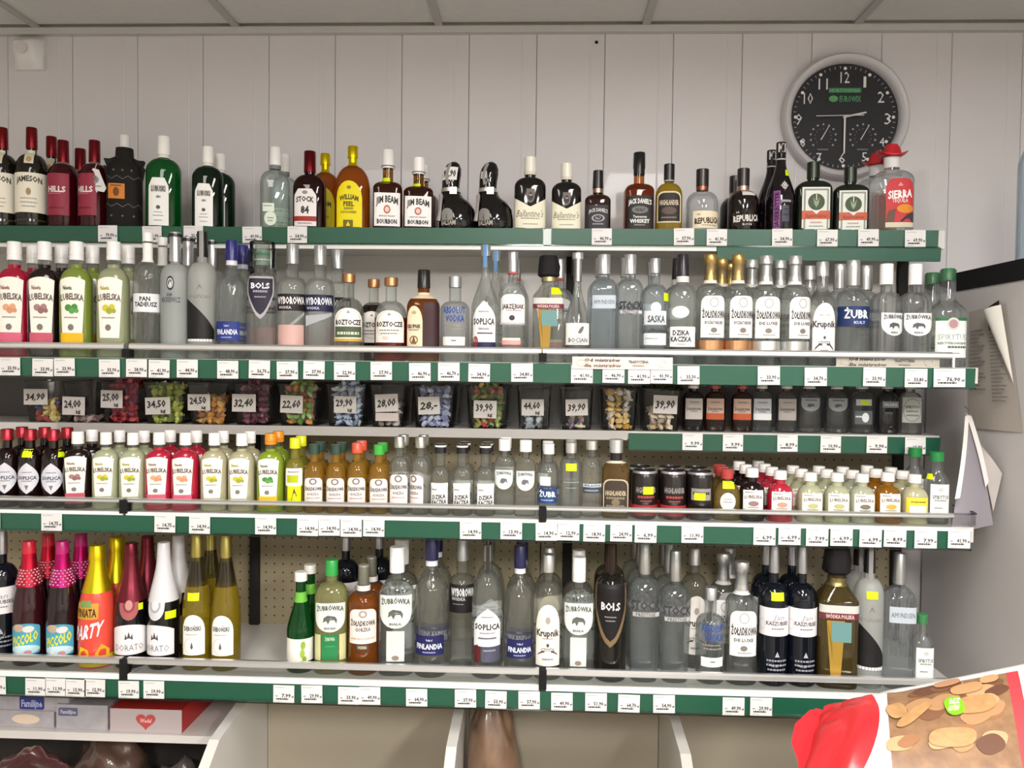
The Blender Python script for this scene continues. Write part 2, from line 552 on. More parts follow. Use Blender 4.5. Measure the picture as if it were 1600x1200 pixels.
sp = (sx[3] - sx[0]) / 3
gx = [sx[0] + sp * k for k in range(-3, 8)]
tile = MB().box(.004, sp - .004, 0, 1.19, 0, .012, M_CEIL).mesh('ceiling_tile')
tbar = MB().box(-.011, .011, -3.5, YW, 0, .006, 'd#b0aeab').mesh('ceiling_bar')
cross = MB().box(gx[0], gx[-1], -.011, .011, 0.0005, .006, 'd#b0aeab').mesh('ceiling_bar')
for x in gx:
    link('ceiling_bar', tbar, cl, (x, 0, CEILZ - .002))
for j in range(5):
    y0 = YW - .02 - (j + 1) * 1.2
    if y0 > -3.5: link('ceiling_bar', cross, cl, (0, y0 - .005, CEILZ - .002))
    for x in gx[:-1]:
        if y0 > -3.7: link('ceiling_tile', tile, cl, (x, y0, CEILZ + .004))
t1 = struct(MB().box(-2.7, 3.0, YW - .02, YW, CEILZ - .02, CEILZ - .001, 'd#c4c1be').obj('trim_1'))
# lamps on the ceiling behind and above the viewer, unseen window added behind for glare on the rails
for i, (lx, ly, a, b) in enumerate(LAMPS):
    t = thing('ceiling_lamp', ['slim white ceiling tube lamp nearest the red liqueur bottles', 'slim white ceiling tube lamp above the counter', 'slim white ceiling tube lamp mid shop', 'slim white ceiling tube lamp by the added window'][i], 'lamp', (lx, ly, CEILZ - .07), 0, 'ceiling tube lamps')
    MB().box(-a / 2 - .02, a / 2 + .02, -b / 2 - .02, b / 2 + .02, .012, .07, 'x#e8e8e6').obj('housing', t)
win = struct(MB().box(0.85, 2.95, -3.56, -3.54, 0.7, 2.3, 't#f2f6f8').obj('added_window_1'))

# white sensor box on the wall
t = thing('wall_sensor', 'small white motion sensor box high on the panelled wall', 'sensor', tuple(at(50, 87, YW)))
pts = []
for j in range(9):
    for i in range(9):
        a, b = i / 8 * 2 - 1, j / 8 * 2 - 1
        ww = .043 * (1 - .12 * max(0, -b)); hh = .045
        bul = (1 - abs(a) ** 4) * (1 - abs(b) ** 4)
        pts.append((a * ww, -.012 - .034 * bul * (1.1 + .5 * b), b * hh))
sb = MB().add(pts, grid(8, 8), 'x#e6e3e2', True)
sb.box(-.043, .043, -.013, 0, -.045, .045, 'x#e2dfde')
sb.obj('housing', t)
MB().lathe([(0, 0), (.018, 0), (.018, .002), (0, .004)], 'x#d6d2d0', 16).obj('lens', t).rotation_euler = (PI / 2, 0, 0)
t.children[-1].location = (0.004, -.056, .004)
q = at(932, 66, YW)
tag(MB().lathe([(0, 0), (.005, 0), (.004, .003), (0, .004)], 'd#1c1a1a', 12).obj('wall_screw', None, q), 'small dark screw head in the white wall panels', 'screw').rotation_euler = (PI / 2, 0, 0)

# ------------------------------------------------------------------ rack
def perf_mat():
    m, nt, b = new_mat('perforated_back_panel')
    N, Lk = nt.nodes, nt.links
    tc = N.new('ShaderNodeTexCoord'); sp = N.new('ShaderNodeSeparateXYZ'); Lk.new(tc.outputs['Object'], sp.inputs[0])
    def cell(o):
        a = N.new('ShaderNodeMath'); a.operation = 'DIVIDE'; a.inputs[1].default_value = .025; Lk.new(o, a.inputs[0])
        f = N.new('ShaderNodeMath'); f.operation = 'FRACT'; Lk.new(a.outputs[0], f.inputs[0])
        s = N.new('ShaderNodeMath'); s.operation = 'SUBTRACT'; s.inputs[1].default_value = .5; Lk.new(f.outputs[0], s.inputs[0])
        p = N.new('ShaderNodeMath'); p.operation = 'POWER'; p.inputs[1].default_value = 2; Lk.new(s.outputs[0], p.inputs[0])
        return p
    ad = N.new('ShaderNodeMath'); ad.operation = 'ADD'
    Lk.new(cell(sp.outputs['X']).outputs[0], ad.inputs[0]); Lk.new(cell(sp.outputs['Z']).outputs[0], ad.inputs[1])
    lt = N.new('ShaderNodeMath'); lt.operation = 'LESS_THAN'; lt.inputs[1].default_value = .010; Lk.new(ad.outputs[0], lt.inputs[0])
    mx = N.new('ShaderNodeMix'); mx.data_type = 'RGBA'
    mx.inputs[6].default_value = hexc('a09478'); mx.inputs[7].default_value = hexc('3c3428')
    Lk.new(lt.outputs[0], mx.inputs[0]); Lk.new(mx.outputs[2], b.inputs['Base Color'])
    b.inputs['Roughness'].default_value = .5
    return m
M_PERF = perf_mat()
XL, XR = -1.96, 1.0
SEC = .98
rk = thing('shelving_rack', 'long metal wall rack with perforated back panels behind the bottles', 'rack', (0, YB, 0))
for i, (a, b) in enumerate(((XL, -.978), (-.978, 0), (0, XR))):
    m = MB().box(a + .002, b - .002, 0, .012, .12, 1.30, M_PERF)
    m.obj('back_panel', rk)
    MB().box(a + .002, b - .002, 0, .012, 1.303, 1.478, 'x#3c3835').obj('back_panel', rk)  # dark piece: shade under the second shelf put into the panel colour
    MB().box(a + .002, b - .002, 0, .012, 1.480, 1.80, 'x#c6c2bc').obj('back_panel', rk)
for x in (-1.795, -.817, .075, .985):
    MB().box(x - .013, x + .013, -.014, 0, .05, 1.80, 'd#2a2826').obj('upright', rk)
MB().box(XL, XR, -.45, .012, 0.02, .12, 'x#8c8a86').obj('base', rk)

M_GREEN = None
def green_mat():
    m, nt, b = new_mat('green_price_rail')
    N, Lk = nt.nodes, nt.links
    tc = N.new('ShaderNodeTexCoord'); nz = N.new('ShaderNodeTexNoise'); nz.inputs['Scale'].default_value = 2.5
    mx = N.new('ShaderNodeMix'); mx.data_type = 'RGBA'
    mx.inputs[6].default_value = hexc('0a4a34'); mx.inputs[7].default_value = hexc('12543e')
    Lk.new(tc.outputs['Object'], nz.inputs['Vector']); Lk.new(nz.outputs[0], mx.inputs[0]); Lk.new(mx.outputs[2], b.inputs['Base Color'])
    b.inputs['Roughness'].default_value = .38; b.inputs['Coat Weight'].default_value = .4; b.inputs['Coat Roughness'].default_value = .22
    return m
M_GREEN = green_mat()
M_RAIL = 'm#e6e6e6'

def px_to_X(x, y, Y): return at(x, y, Y).x

def shelf(name, label, Y, z, zb, depth_y, splits, ypx):
    t = thing(name, label, 'shelf', (0, Y, z), 0, 'rack shelves')
    for a, b in splits:
        MB().box(a + .0015, b - .0015, .004, depth_y - Y, zb - z, 0, 'x#cfccc8').obj('shelf_board', t)
    return t
def rail(t, a, b, z0, z1, Y0, key=None, name='price_rail', th=.006):
    t_z = t.location.z
    m = MB()
    yo = -th
    m.add([(a, yo + .003, z0 - t_z), (b, yo + .003, z0 - t_z), (b, yo - .0, z1 - t_z), (a, yo - .0, z1 - t_z),
           (a, .006, z0 - t_z), (b, .006, z0 - t_z), (b, .006, z1 - t_z), (a, .006, z1 - t_z)],
          [(0, 1, 2, 3), (5, 4, 7, 6), (3, 2, 6, 7), (1, 0, 4, 5), (0, 3, 7, 4), (2, 1, 5, 6)], key or M_GREEN)
    o = m.obj(name, t)
    if name == 'price_rail':
        MB().box(a, b, yo - .0035, yo + .002, z0 - t_z - .0035, z0 - t_z + .0005, 't#c8d2cc').obj('rail_edge', o)
    return o
def fence(t, a, b, zr0, zr1, zc0, zc1, chan=True):
    z = t.location.z
    MB().box(a, b, .0005, .0035, zc1 - z, zr0 - z, 't#eef2f0').obj('fence_panel', t)
    # rounded chrome top rail
    pts = [(-.006, zr0 - z), (-.0085, zr0 - z + .003), (-.0085, zr1 - z - .004), (-.004, zr1 - z), (.005, zr1 - z), (.008, zr1 - z - .004), (.008, zr0 - z)]
    m = MB(); k = len(pts)
    vs = [(x, y, q) for x in (a, b) for y, q in pts]
    m.add(vs, [(i, (i + 1) % k, k + (i + 1) % k, k + i) for i in range(k)] + [tuple(range(k)), tuple(range(2 * k - 1, k - 1, -1))], M_RAIL)
    m.obj('fence_rail', t)
    if chan: MB().box(a, b, -.007, .0035, zc0 - z, zc1 - z, 'x#f0efe9').obj('fence_channel', t)
def clip(t, x, z0, z1):
    z = t.location.z
    MB().box(x - .009, x + .009, -.012, .010, z0 - z, z1 - z, 'd#161616').obj('fence_clip', t)

J1 = -.978
full = ((XL, J1), (J1, 0), (0, XR))
# top shelf
s1 = shelf('rack_shelf', 'top shelf of the rack with dark green price rail, just under the wall clock', YT, 1.839, 1.794, YB, full, 357)
rail(s1, XL, px_to_X(848, 370, YT), 1.797, 1.8385, YT)
rail(s1, px_to_X(862, 370, YT), px_to_X(1465, 370, YT), 1.797, 1.8385, YT)
MB().box(px_to_X(849, 370, YT), px_to_X(861, 370, YT), -.004, .004, -.045, -.002, 'x#b9c4be').obj('rail_joint', s1)
MB().box(XL, px_to_X(1119, 388, YT), -.004, .006, 1.784 - 1.839, 1.7965 - 1.839, 'x#dcdcd8').obj('front_lip', s1)
rail(s1, px_to_X(1120, 392, YT), px_to_X(1469, 392, YT), 1.762, 1.7955, YT, name='lower_rail')
for x in (-.8, .08):
    MB().box(x - .004, x + .004, .03, YB - YT - .016, -.10, -.046, 'd#5c5a58').obj('bracket', s1)
# second shelf
s2 = shelf('rack_shelf', 'second shelf with clear front fence, full of tall spirit bottles', YF, 1.498, 1.462, YB, full, 567)
rail(s2, XL, px_to_X(1522, 595, YF), 1.452, 1.497, YF)
for a, b in ((XL, px_to_X(196, 560, YF)), (px_to_X(204, 560, YF), px_to_X(846, 560, YF)), (px_to_X(848, 560, YF), px_to_X(1486, 560, YF))):
    fence(s2, a, b, 1.5185, 1.5335, 1.497, 1.499, False)
clip(s2, px_to_X(848, 560, YF), 1.500, 1.5195); clip(s2, px_to_X(200, 545, YF), 1.500, 1.5195)
MB().box(px_to_X(1486, 570, YF), px_to_X(1490, 570, YF), -.006, .008, 0, .032, 'm#e6e6e6').obj('fence_end', s2)
# third shelf (shallow)
s3 = shelf('rack_shelf', 'shallow grey shelf holding sweet tubs and small bottles', YT, 1.326, 1.306, YB, full, 672)
MB().box(px_to_X(92, 675, YT), px_to_X(980, 680, YT), -.004, .006, 1.304 - 1.326, 1.3275 - 1.326, 'x#b4b0ac').obj('front_lip', s3)
rail(s3, px_to_X(982, 690, YT), px_to_X(1468, 690, YT), 1.2805, 1.322, YT)
# fourth shelf
s4 = shelf('rack_shelf', 'fourth shelf with clear front fence, full of small liqueur bottles', YF, 1.13, 1.095, YB, full, 812)
rail(s4, XL, px_to_X(1515, 840, YF), 1.0815, 1.1215, YF)
for a, b in ((XL, px_to_X(194, 800, YF)), (px_to_X(199, 800, YF), px_to_X(842, 800, YF)), (px_to_X(853, 800, YF), px_to_X(1488, 810, YF))):
    fence(s4, a, b, 1.1525, 1.1625, 1.1225, 1.1305)
clip(s4, px_to_X(196, 797, YF), 1.1275, 1.1595); clip(s4, px_to_X(848, 797, YF), 1.1275, 1.1595)
e = MB()
ea, eb = px_to_X(1488, 810, YF) + .001, px_to_X(1530, 810, YF)
for k in range(6):
    pass
pe = [(ea, 0), (ea + .7 * (eb - ea), 0.0), (eb - .004, .006), (eb, .02), (eb, .12)]
vs = [(x, y, zz) for zz in (.003, .03) for x, y in pe]
e.add(vs, [(i, i + 1, 6 + i, 5 + i) for i in range(4)], 't#d5d8d6', True)
e.obj('fence_end', s4)
MB().tube([(x, y, .031) for x, y in pe], .0022, 't#c8ccca').obj('fence_end', s4)
# bottom shelf
s5 = shelf('rack_shelf', 'lowest white shelf with clear front fence and large bottles', YF, .7385, .702, YB, full, 1066)
rail(s5, XL, px_to_X(1515, 1100, YF), .681, .7235, YF)
for a, b in ((XL, px_to_X(192, 1050, YF)), (px_to_X(200, 1050, YF), px_to_X(842, 1060, YF)), (px_to_X(853, 1060, YF), px_to_X(1480, 1070, YF))):
    fence(s5, a, b, .7625, .7770, .7255, .7385)
clip(s5, px_to_X(196, 1046, YF), .726, .775); clip(s5, px_to_X(848, 1060, YF), .730, .7755)

# ------------------------------------------------------------------ price tags
TAGM = {}
def tag_mesh(price, wide):
    k = (price, wide)
    if k in TAGM: return TAGM[k]
    W, H = (.0505 if not wide else .071), .0425
    m = MB().box(-W / 2, W / 2, 0, .0008, 0, H, 'p#dcdad9')
    fn = lambda a, b, off: ((a - .5) * W, -.0002 - (off - .0008) * .4, b * H)
    it = [('t', price, .62, .42, .2, .44, 'p#34322f'), ('t', 'zł', .92, .37, .12, .11, 'p#4c4a46'), ('l', .1, .22, .36, .05, 'p#6a6864'),
          ('l', .14, .72, .18, .085, 'p#2c2a28'), ('l', .08, .55, .86, .035, 'p#aaa8a4'), ('l', .08, .4, .07, .03, 'p#b4b0ac')]
    put_items(m, it, fn, W, H)
    TAGM[k] = m.mesh('price_tag')
    return TAGM[k]
ORD = ['first', 'second', 'third', 'fourth', 'fifth', 'sixth', 'seventh', 'eighth', 'ninth', 'tenth', 'eleventh', 'twelfth', 'thirteenth', 'fourteenth', 'fifteenth',
       'sixteenth', 'seventeenth', 'eighteenth', 'nineteenth', 'twentieth', 'twenty-first', 'twenty-second', 'twenty-third', 'twenty-fourth', 'twenty-fifth', 'twenty-sixth', 'twenty-seventh', 'twenty-eighth']
def tags(xs, yref, Y, z0, where, prices):
    for i, xx in enumerate(xs):
        x0, x1 = xx
        wide = (x1 - x0) > 42
        p = at((x0 + x1) / 2, yref((x0 + x1) / 2), Y)
        o = link('price_tag', tag_mesh(prices[i % len(prices)], wide), None, (p.x, Y - .0085, z0 - .0015 * (i % 2)))
        o.rotation_euler = (0, math.radians(random.uniform(-1, 1)), 0)
        tag(o, f'white price tag, {ORD[i]} from the left on the {where} price rail', 'price tag', f'price tags on the {where} rail')
pr = lambda x0, w=32: (x0, x0 + w)
tags([pr(155), pr(224), pr(288), pr(380), pr(450), pr(924), pr(1052), pr(1103), pr(1205), pr(1275), pr(1339), pr(1412)], lambda x: 370, YT, 1.7975,
     'top shelf', ['79,90', '36,90', '32,90', '49,90', '54,90', '46,90', '37,90', '41,90', '54,90', '67,90', '49,90', '69,90'])
R2T = [2, 53, 87, 157, 199, 234, 278, 341, 390, 434, 475, 523, 580, 640, 685, 732, 799, 892, 941, 981, 1016, 1058, 1183, 1256, 1347, 1412]
tags([pr(x, 34) for x in R2T] + [(1457, 1505)], lambda x: 582, YF, 1.4535, 'second shelf',
     ['33,90', '33,90', '33,90', '33,90', '38,90', '41,90', '44,90', '48,90', '36,70', '37,90', '37,90', '52,90', '57,90', '46,90', '46,70', '34,90', '34,80', '41,90', '46,90', '41,90', '41,90', '33,30', '33,90', '34,70', '33,90', '33,80', '76,90'])
tags([pr(x) for x in (1065, 1128, 1213, 1280, 1352, 1412)], lambda x: 692, YT, 1.2815, 'sweets shelf', ['9,99', '9,99', '8,99', '10,90', '9,90', '10,90'])
R4T = [-29, 67, 243, 297, 400, 465, 499, 533, 568, 719, 782, 837, 871, 911, 953, 991, 1064, 1176, 1215, 1258, 1296, 1341, 1379, 1427, 1479]
tags([pr(x, 34) for x in R4T], lambda x: 830, YF, 1.0835, 'small liqueur shelf',
     ['14,75', '14,75', '14,75', '14,90', '14,90', '14,90', '14,90', '14,90', '14,90', '14,90', '13,90', '14,90', '12,90', '18,90', '24,90', '6,99', '11,90', '6,99', '6,99', '7,99', '6,99', '6,99', '8,99', '7,99', '41,90'])
R5T = [-20, 44, 75, 106, 136, 187, 226, 428, 472, 529, 562, 635, 711, 758, 810, 861, 914, 965, 1020, 1128, 1171]
tags([pr(x, 34 if x not in (44, 75, 106, 136) else 30) for x in R5T], lambda x: 1092, YF, .6815, 'lowest shelf',
     ['11,90', '11,90', '11,90', '13,90', '12,90', '19,90', '19,90', '7,99', '29,90', '33,90', '49,90', '64,90', '37,90', '53,90', '57,90', '49,90', '51,90', '64,70', '54,90', '49,90', '29,90'])
# paper banners on the second shelf
def banner(x0, x1, y0, y1, label, lean):
    a = at(x0, y0, YF); b = at(x1, y0, YF); c = at(x0, y1, YF)
    W = b.x - a.x; H = a.z - c.z
    t = thing('paper_banner', label, 'banner', ((a.x + b.x) / 2, YF - .0115 if lean else YF + .0055, c.z + (.006 if not lean else 0)), 0, 'paper banners on the second shelf')
    fn = lambda s, q, off: ((s - .5) * W * (1 + (0 if lean else .0)), -.0012 - (off - .0005), q * H)
    MB().box(-W / 2, W / 2, -.0006, 0, 0, H, 'p#e0d2c8').obj('sheet', t)
    m = MB()
    put_items(m, [('t', 'Od mistrzów', .3, .74, .26, .36, 'p#5c463c'), ('t', 'dla mistrzów', .3, .3, .26, .38, 'p#7c6458'),
                  ('t', 'TRADYCYJNA', .66, .62, .22, .2, 'p#6a5c54'), ('t', 'WÓDKA', .66, .3, .14, .12, 'p#8a7a70'), ('ring', .09, .5, .045, .3, .8, 'p#d8c4b8'), ('ring', .9, .5, .045, .3, .8, 'p#e4d4ca')], fn, W, H)
    m.obj('print', t)
banner(894, 1050, 557, 576, 'cream paper banner folded over the fence below the teardrop bottle', True)
banner(1308, 1470, 559, 579, 'cream paper banner inside the clear fence near the cooler', False)

# ------------------------------------------------------------------ bottle kinds
CL = 'g#e2ebe9'; BLU = 'g#c9dbe6'; INK = 'p#2c2a2c'; GRY = 'p#8a8684'; WHT = 'p#f2f0ee'; NEON = 'p#d6ee08'
TY = {}
def T(name, kind, row, w, top, x, prof, glass, **k):
    TY[name] = Type(name, kind, row, w, top, x, prof, glass, **k)
def TC(name, src, **k): TY[name] = TY[src].clone(name, **k)
def lines(u0, u1, vs, col=GRY, h=.018): return [('l', u0, u1, v, h, col) for v in vs]

# --- top shelf
T('jam', 'whisky_bottle', 1, 47, 200, 50, P(.56, .74, .30), 'k#17140c', cap=(.79, 'm#7a1a1e', {'ridge': 1}), bands=[('base_ring', .055, .075, .0008, 'k#3a342a')],
  labels=[('rect', -.62, .62, .14, .53, 'p#e9e3d2', [('t', 'JAMESON', .5, .80, .14, .66, 'p#3a3a30', {'arc': .05}), ('o', .5, .52, .06, .09, 'p#a08868'), ('l', .3, .7, .34, .02, GRY), ('l', .3, .7, .24, .02, GRY), ('l', .34, .66, .14, .02, GRY)]),
          ('rect', -.14, .14, .62, .77, 'p#d9d2bc', [('o', .5, .3, .3, .2, 'p#b09a6a')])])
T('hil', 'liqueur_bottle', 1, 46, 220, 98, P(.55, .74, .32), 'l#5c0e18', cap=(.75, 'm#741a22', {}), bands=[('neck_ring', .715, .75, .001, 'm#c8c0bc')],
  labels=[('rect', -.5, .3, .13, .60, 'p#8e2c40', [('t', 'HILLS', .5, .62, .14, .72, 'p#e8dcdc'), ('p', [(.0, .0), (.9, .0), (.95, .3), (.5, .45), (.2, .3)], 'p#a04658'), ('l', .1, .7, .5, .02, 'p#b87a86'), ('l', .2, .8, .16, .03, 'p#6a1a2a')])])
def zig_extra(s):
    out = []
    for sg in (-1, 1):
        m = MB(); W, H = s.W, s.H
        y = .012
        pts = [(.36, .46), (.50, .53), (.575, .66), (.49, .655), (.575, .735), (.40, .735), (.25, .76)]
        n = len(pts)
        vs = [(sg * a * W, -y, b * H) for a, b in pts] + [(sg * a * W, y, b * H) for a, b in pts]
        f = tessellate_polygon([[Vector((a, b, 0)) for a, b in pts]])
        fs = [tuple(t) for t in f] + [tuple(i + n for i in t) for t in f] + [(i, (i + 1) % n, n + (i + 1) % n, n + i) for i in range(n)]
        m.add(vs, fs, 'd#171311')
        out.append(('wing', m.mesh('bottle_wing')))
    return out
zz = lambda v, a: [('p', [(i / 8, v + (a if i % 2 else 0)) for i in range(9)] + [(i / 8, v + .012 + (a if i % 2 else 0)) for i in range(8, -1, -1)], 'p#58544f')]
dia = lambda u, v: ('p', [(u - .03, v), (u, v - .02), (u + .03, v), (u, v + .02)], 'p#5c5852')
T('zig', 'winged_bottle', 1, 51, 212, 192, [(0, 0), (.95, 0), (1, .015), (1, .55), (.93, .66), (.62, .72), (.52, .77), (.5, .855), (.48, .86), (.30, .86), (.30, .985), (.2, .985), (0, .985)], 'd#151210', sec=(3.4, .8),
  cap=(.868, 'p#d4d2d0', {'r0': .31, 'r1': .31}), extra=zig_extra,
  labels=[(None, -.62, .62, .0, .7, None, zz(.3, .05) + zz(.72, .05) + [dia(u, .17) for u in (.25, .5, .75)] + [dia(u, .86) for u in (.3, .5, .7)]),
          ('rect', -.42, .06, .30, .46, 'p#c87a28', [('o', .5, .45, .18, .3, 'p#6a3a14'), ('l', .2, .8, .82, .08, 'p#6a3a14')])])
T('gin', 'gin_bottle', 1, 52, 214, 256, P(.60, .76, .32), 'l#0c6a2c', sec=(2.6, .8), cap=(.80, 'x#eceae6', {}), bands=[('neck_ring', .765, .798, .001, 'p#dcdcd4')],
  labels=[('chamfer', -.38, .20, .02, .53, 'p#eeedea', [('r', .14, .86, .70, .84, 'p#cfcdc8'), ('t', 'LUBUSKI', .5, .77, .11, .68, INK), ('t', 'GIN', .5, .6, .05, .22, 'p#4a4a48'), ('o', .5, .38, .1, .04, 'p#54524e'), ('l', .3, .7, .27, .015, GRY), ('l', .25, .75, .2, .015, GRY), ('l', .3, .7, .1, .015, GRY)])])
TC('gin2', 'gin', w=47, top=230, x=325, glass='l#082c16')
T('clr', 'clear_gin_bottle', 1, 44, 231, 430, P(.55, .72, .36), 'g#c4dad2', sec=(4, .85), cap=(.78, 'x#e6e5e3', {}), bands=[('neck_band', .735, .78, .0012, 'p#78787c')],
  labels=[('oval', -.32, .1, .03, .2, 'p#d4e0d0', [('l', .25, .75, .5, .08, GRY), ('l', .3, .7, .3, .08, GRY)]), ('rect', -.38, .02, .2, .30, 'p#d8e2d6', [('l', .1, .8, .6, .12, GRY)])])
T('s84', 'brandy_bottle', 1, 50, 237, 485, P(.52, .70, .32), 'l#360e0a', cap=(.73, 'm#6a141c', {}), sec=(3, .7),
  labels=[('chamfer', -.44, .26, .03, .50, 'p#e8e2e2', [('o', .5, .9, .12, .05, GRY), ('t', 'STOCK', .5, .70, .14, .78, INK, {'arc': .03}), ('t', '84', .5, .44, .2, .36, INK), ('r', 0, 1, .13, .26, 'p#9a2c24'), ('l', .2, .8, .06, .03, GRY)])])
T('wpl', 'whisky_bottle', 1, 54, 229, 551, P(.47, .77, .22), 'l#a8560e', sec=(2.6, .62), cap=(.86, 'm#d8c010', {'r0': .30, 'r1': .29}), bands=[('neck_foil', .755, .86, .001, 'm#d8c010')],
  labels=[('arch', -.45, .30, .02, .57, 'p#e6d400', [('o', .5, .85, .08, .04, 'p#8a7c10'), ('t', 'WILLIAM', .5, .60, .11, .72, 'p#4a4408', {'arc': .05}), ('t', 'PEEL', .5, .50, .10, .4, 'p#4a4408'), ('t', 'BLENDED', .5, .40, .05, .36, 'p#8a7c10'), ('t', 'SCOTCH WHISKY', .5, .32, .05, .6, 'p#8a7c10'), ('r', .3, .66, 0, .15, 'p#6a6010'), ('p', [(.4, .02), (.48, .12), (.56, .02)], 'p#e6d400')])])
T('jbm', 'bourbon_bottle', 1, 45, 235, 606, P(.50, .60, .36, 'round'), 'l#4a1c06', sec=(5, .9), fill=.58, neckglass='g#b07a20', cap=(.77, 'x#eceae8', {}), bands=[('neck_print', .79, .80, .0042, 'p#4a4644')],
  labels=[('rect', -.46, .44, .03, .44, 'p#efeceb', [('t', 'JIM BEAM', .5, .74, .2, .82, INK, {'arc': .08}), ('o', .5, .5, .13, .13, 'p#b86a5c'), ('o', .5, .5, .08, .08, 'p#e4c8c0'), ('t', 'KENTUCKY STRAIGHT', .5, .3, .04, .6, GRY), ('t', 'BOURBON', .5, .14, .14, .74, INK)])])
TC('jbm2', 'jbm', w=46, top=247, x=653)
LF = [(0, 0, 0), (.95, 0, .0), (1, .02, .0), (1, .16, .0), (.95, .3, -.01), (.8, .4, -.06), (.62, .46, -.13), (.52, .52, -.17), (.47, .58, -.19), (.48, .70, -.18), (.5, .80, -.16), (.47, .88, -.14), (.34, .95, -.12), (.15, .985, -.10), (0, .99, -.10)]
def cat_extra(s):
    W, H = s.W, s.H
    m = MB()
    pts = []
    for k in range(9):
        z = (.94 - .30 * k / 8) * H
        pts.append((s.center(z) - .06 * W - .12 * W * math.sin(k / 8 * PI) * .4, -s.rad(z) * W / 2 * .8 - .004, z))
    m.tube(pts, .0042, 'x#8e8a88', 6)
    m2 = MB(); vs, fs = s.rings([(.545 * H, None), (.60 * H, None)], 28, .0015)
    m2.add(vs, fs, 'm#d8d4d0', True)
    m3 = MB().box(s.center(.57 * H) + .0, s.center(.57 * H) + .018, -s.rad(.57 * H) * W / 2 - .006, -s.rad(.57 * H) * W / 2, .50 * H, .60 * H, 'm#dcdad6')
    m4 = MB().tube([(s.center(.5 * H) - .27 * W, -.012, .5 * H), (-.42 * W, -.02, .3 * H), (-.48 * W, -.022, .12 * H)], .006, 'x#96918e', 8)
    return [('hood_strap', m.mesh('hood_strap')), ('neck_clasp', m2.mesh('neck_clasp')), ('clasp_buckle', m3.mesh('clasp_buckle')), ('side_strap', m4.mesh('side_strap'))]
T('cat', 'boot_shaped_bottle', 1, 58, 252, 717, LF, 'k#0e0c0c', extra=cat_extra,
  labels=[(None, -.5, .2, .02, .3, None, [('s', 'arch', .1, .6, .35, .95, 'p#8e8a86'), ('t', 'BALSAM', .4, .22, .25, .62, 'p#a8a29c'), ('p', [(.32, .4), (.35, .7), (.38, .4)], 'p#4a4644')])])
T('bal', 'whisky_bottle', 1, 49, 246, 828, P(.58, .72, .34), 'k#100b09', sec=(3, .65), cap=(.80, 'x#e4e0d4', {}), bands=[('neck_band', .755, .80, .0015, 'p#d8d2c4')],
  labels=[('vtop', -.58, .58, .0, .44, 'p#e6e2cc', [('t', "Ballantine's", .5, .50, .22, .72, 'p#6c6658', {'bold': False, 'skew': .25}), ('l', .25, .75, .33, .03, GRY), ('l', .3, .7, .16, .025, GRY)]),
          ('shield', -.13, .13, .36, .55, 'p#6e6862', [('p', [(.2, .3), (.5, .1), (.8, .3), (.8, .6), (.5, .8), (.2, .6)], 'p#3a3430'), ('r', .3, .7, .5, .6, 'p#a09a92')])])
TC('bal2', 'bal', w=46, top=256, x=885)
T('jdh', 'whisky_bottle', 1, 40, 267, 934, P(.48, .60, .36), 'g#5a3a2e', sec=(4, .95), cap=(.70, 'x#151314', {'r1': .38}), bands=[('neck_band', .63, .70, .001, 'm#b89a80')],
  labels=[('rect', -.40, .42, .02, .40, 'p#2c2c32', [('t', "JACK DANIEL'S", .5, .72, .15, .88, 'p#c4c2c4', {'arc': .08}), ('ring', .5, .44, .3, .16, .75, 'p#a8a6a8'), ('t', 'No.7', .5, .44, .12, .24, 'p#a8a6a8'), ('l', .25, .75, .16, .06, 'p#94929a')])])
T('jda', 'whiskey_bottle', 1, 45, 239, 998, P(.49, .60, .36), 'l#7a300a', sec=(4.5, .95), cap=(.80, 'x#141212', {}), fill=.6, neckglass='g#c88038', bands=[('neck_label', .72, .80, .001, 'x#171414')],
  labels=[('rect', -.47, .45, .02, .42, 'p#1c1b1c', [('t', "JACK DANIEL'S", .5, .80, .15, .84, 'p#e6e4e2', {'arc': .05}), ('o', .5, .57, .3, .12, 'p#6c6a68'), ('t', 'Old No.7', .5, .57, .1, .34, 'p#1c1b1c'), ('t', 'Tennessee', .5, .36, .08, .5, 'p#d0cecc'), ('t', 'WHISKEY', .5, .22, .12, .72, 'p#e6e4e2'), ('l', .3, .7, .08, .03, 'p#9a9896')])])
T('hig', 'whisky_bottle', 1, 41, 257, 1045, P(.52, .72, .32), 'l#b09430', sec=(2.6, .65), cap=(.76, 'x#1a1716', {'r0': .40, 'r1': .40}), bands=[('neck_band', .74, .78, .0025, 'p#aaa49c')],
  labels=[('tomb', -.46, .46, .12, .58, 'p#d8cfae', [('s', 'tomb', .06, .94, .04, .95, 'p#241c18'), ('t', 'HIGHLANDER', .5, .64, .16, .76, 'p#cbb9a2'), ('o', .5, .38, .3, .12, 'p#5a4a40'), ('l', .2, .8, .14, .04, 'p#8a7a6a')])])
T('rep', 'rum_bottle', 1, 48, 265, 1097, P(.46, .64, .36, 'dome'), CL, cap=(.72, 'x#241a18', {'r0': .40}), bands=[('neck_ring', .66, .72, .0012, 'm#9c5c48')],
  labels=[('rect', -.38, .60, .03, .30, 'p#e6d8bc', [('t', 'LA', .2, .8, .1, .1, 'p#5a4634'), ('t', 'REPUBLICA', .5, .45, .34, .86, 'p#3c2a20', {'slope': .05}), ('l', .3, .8, .14, .05, GRY)])])
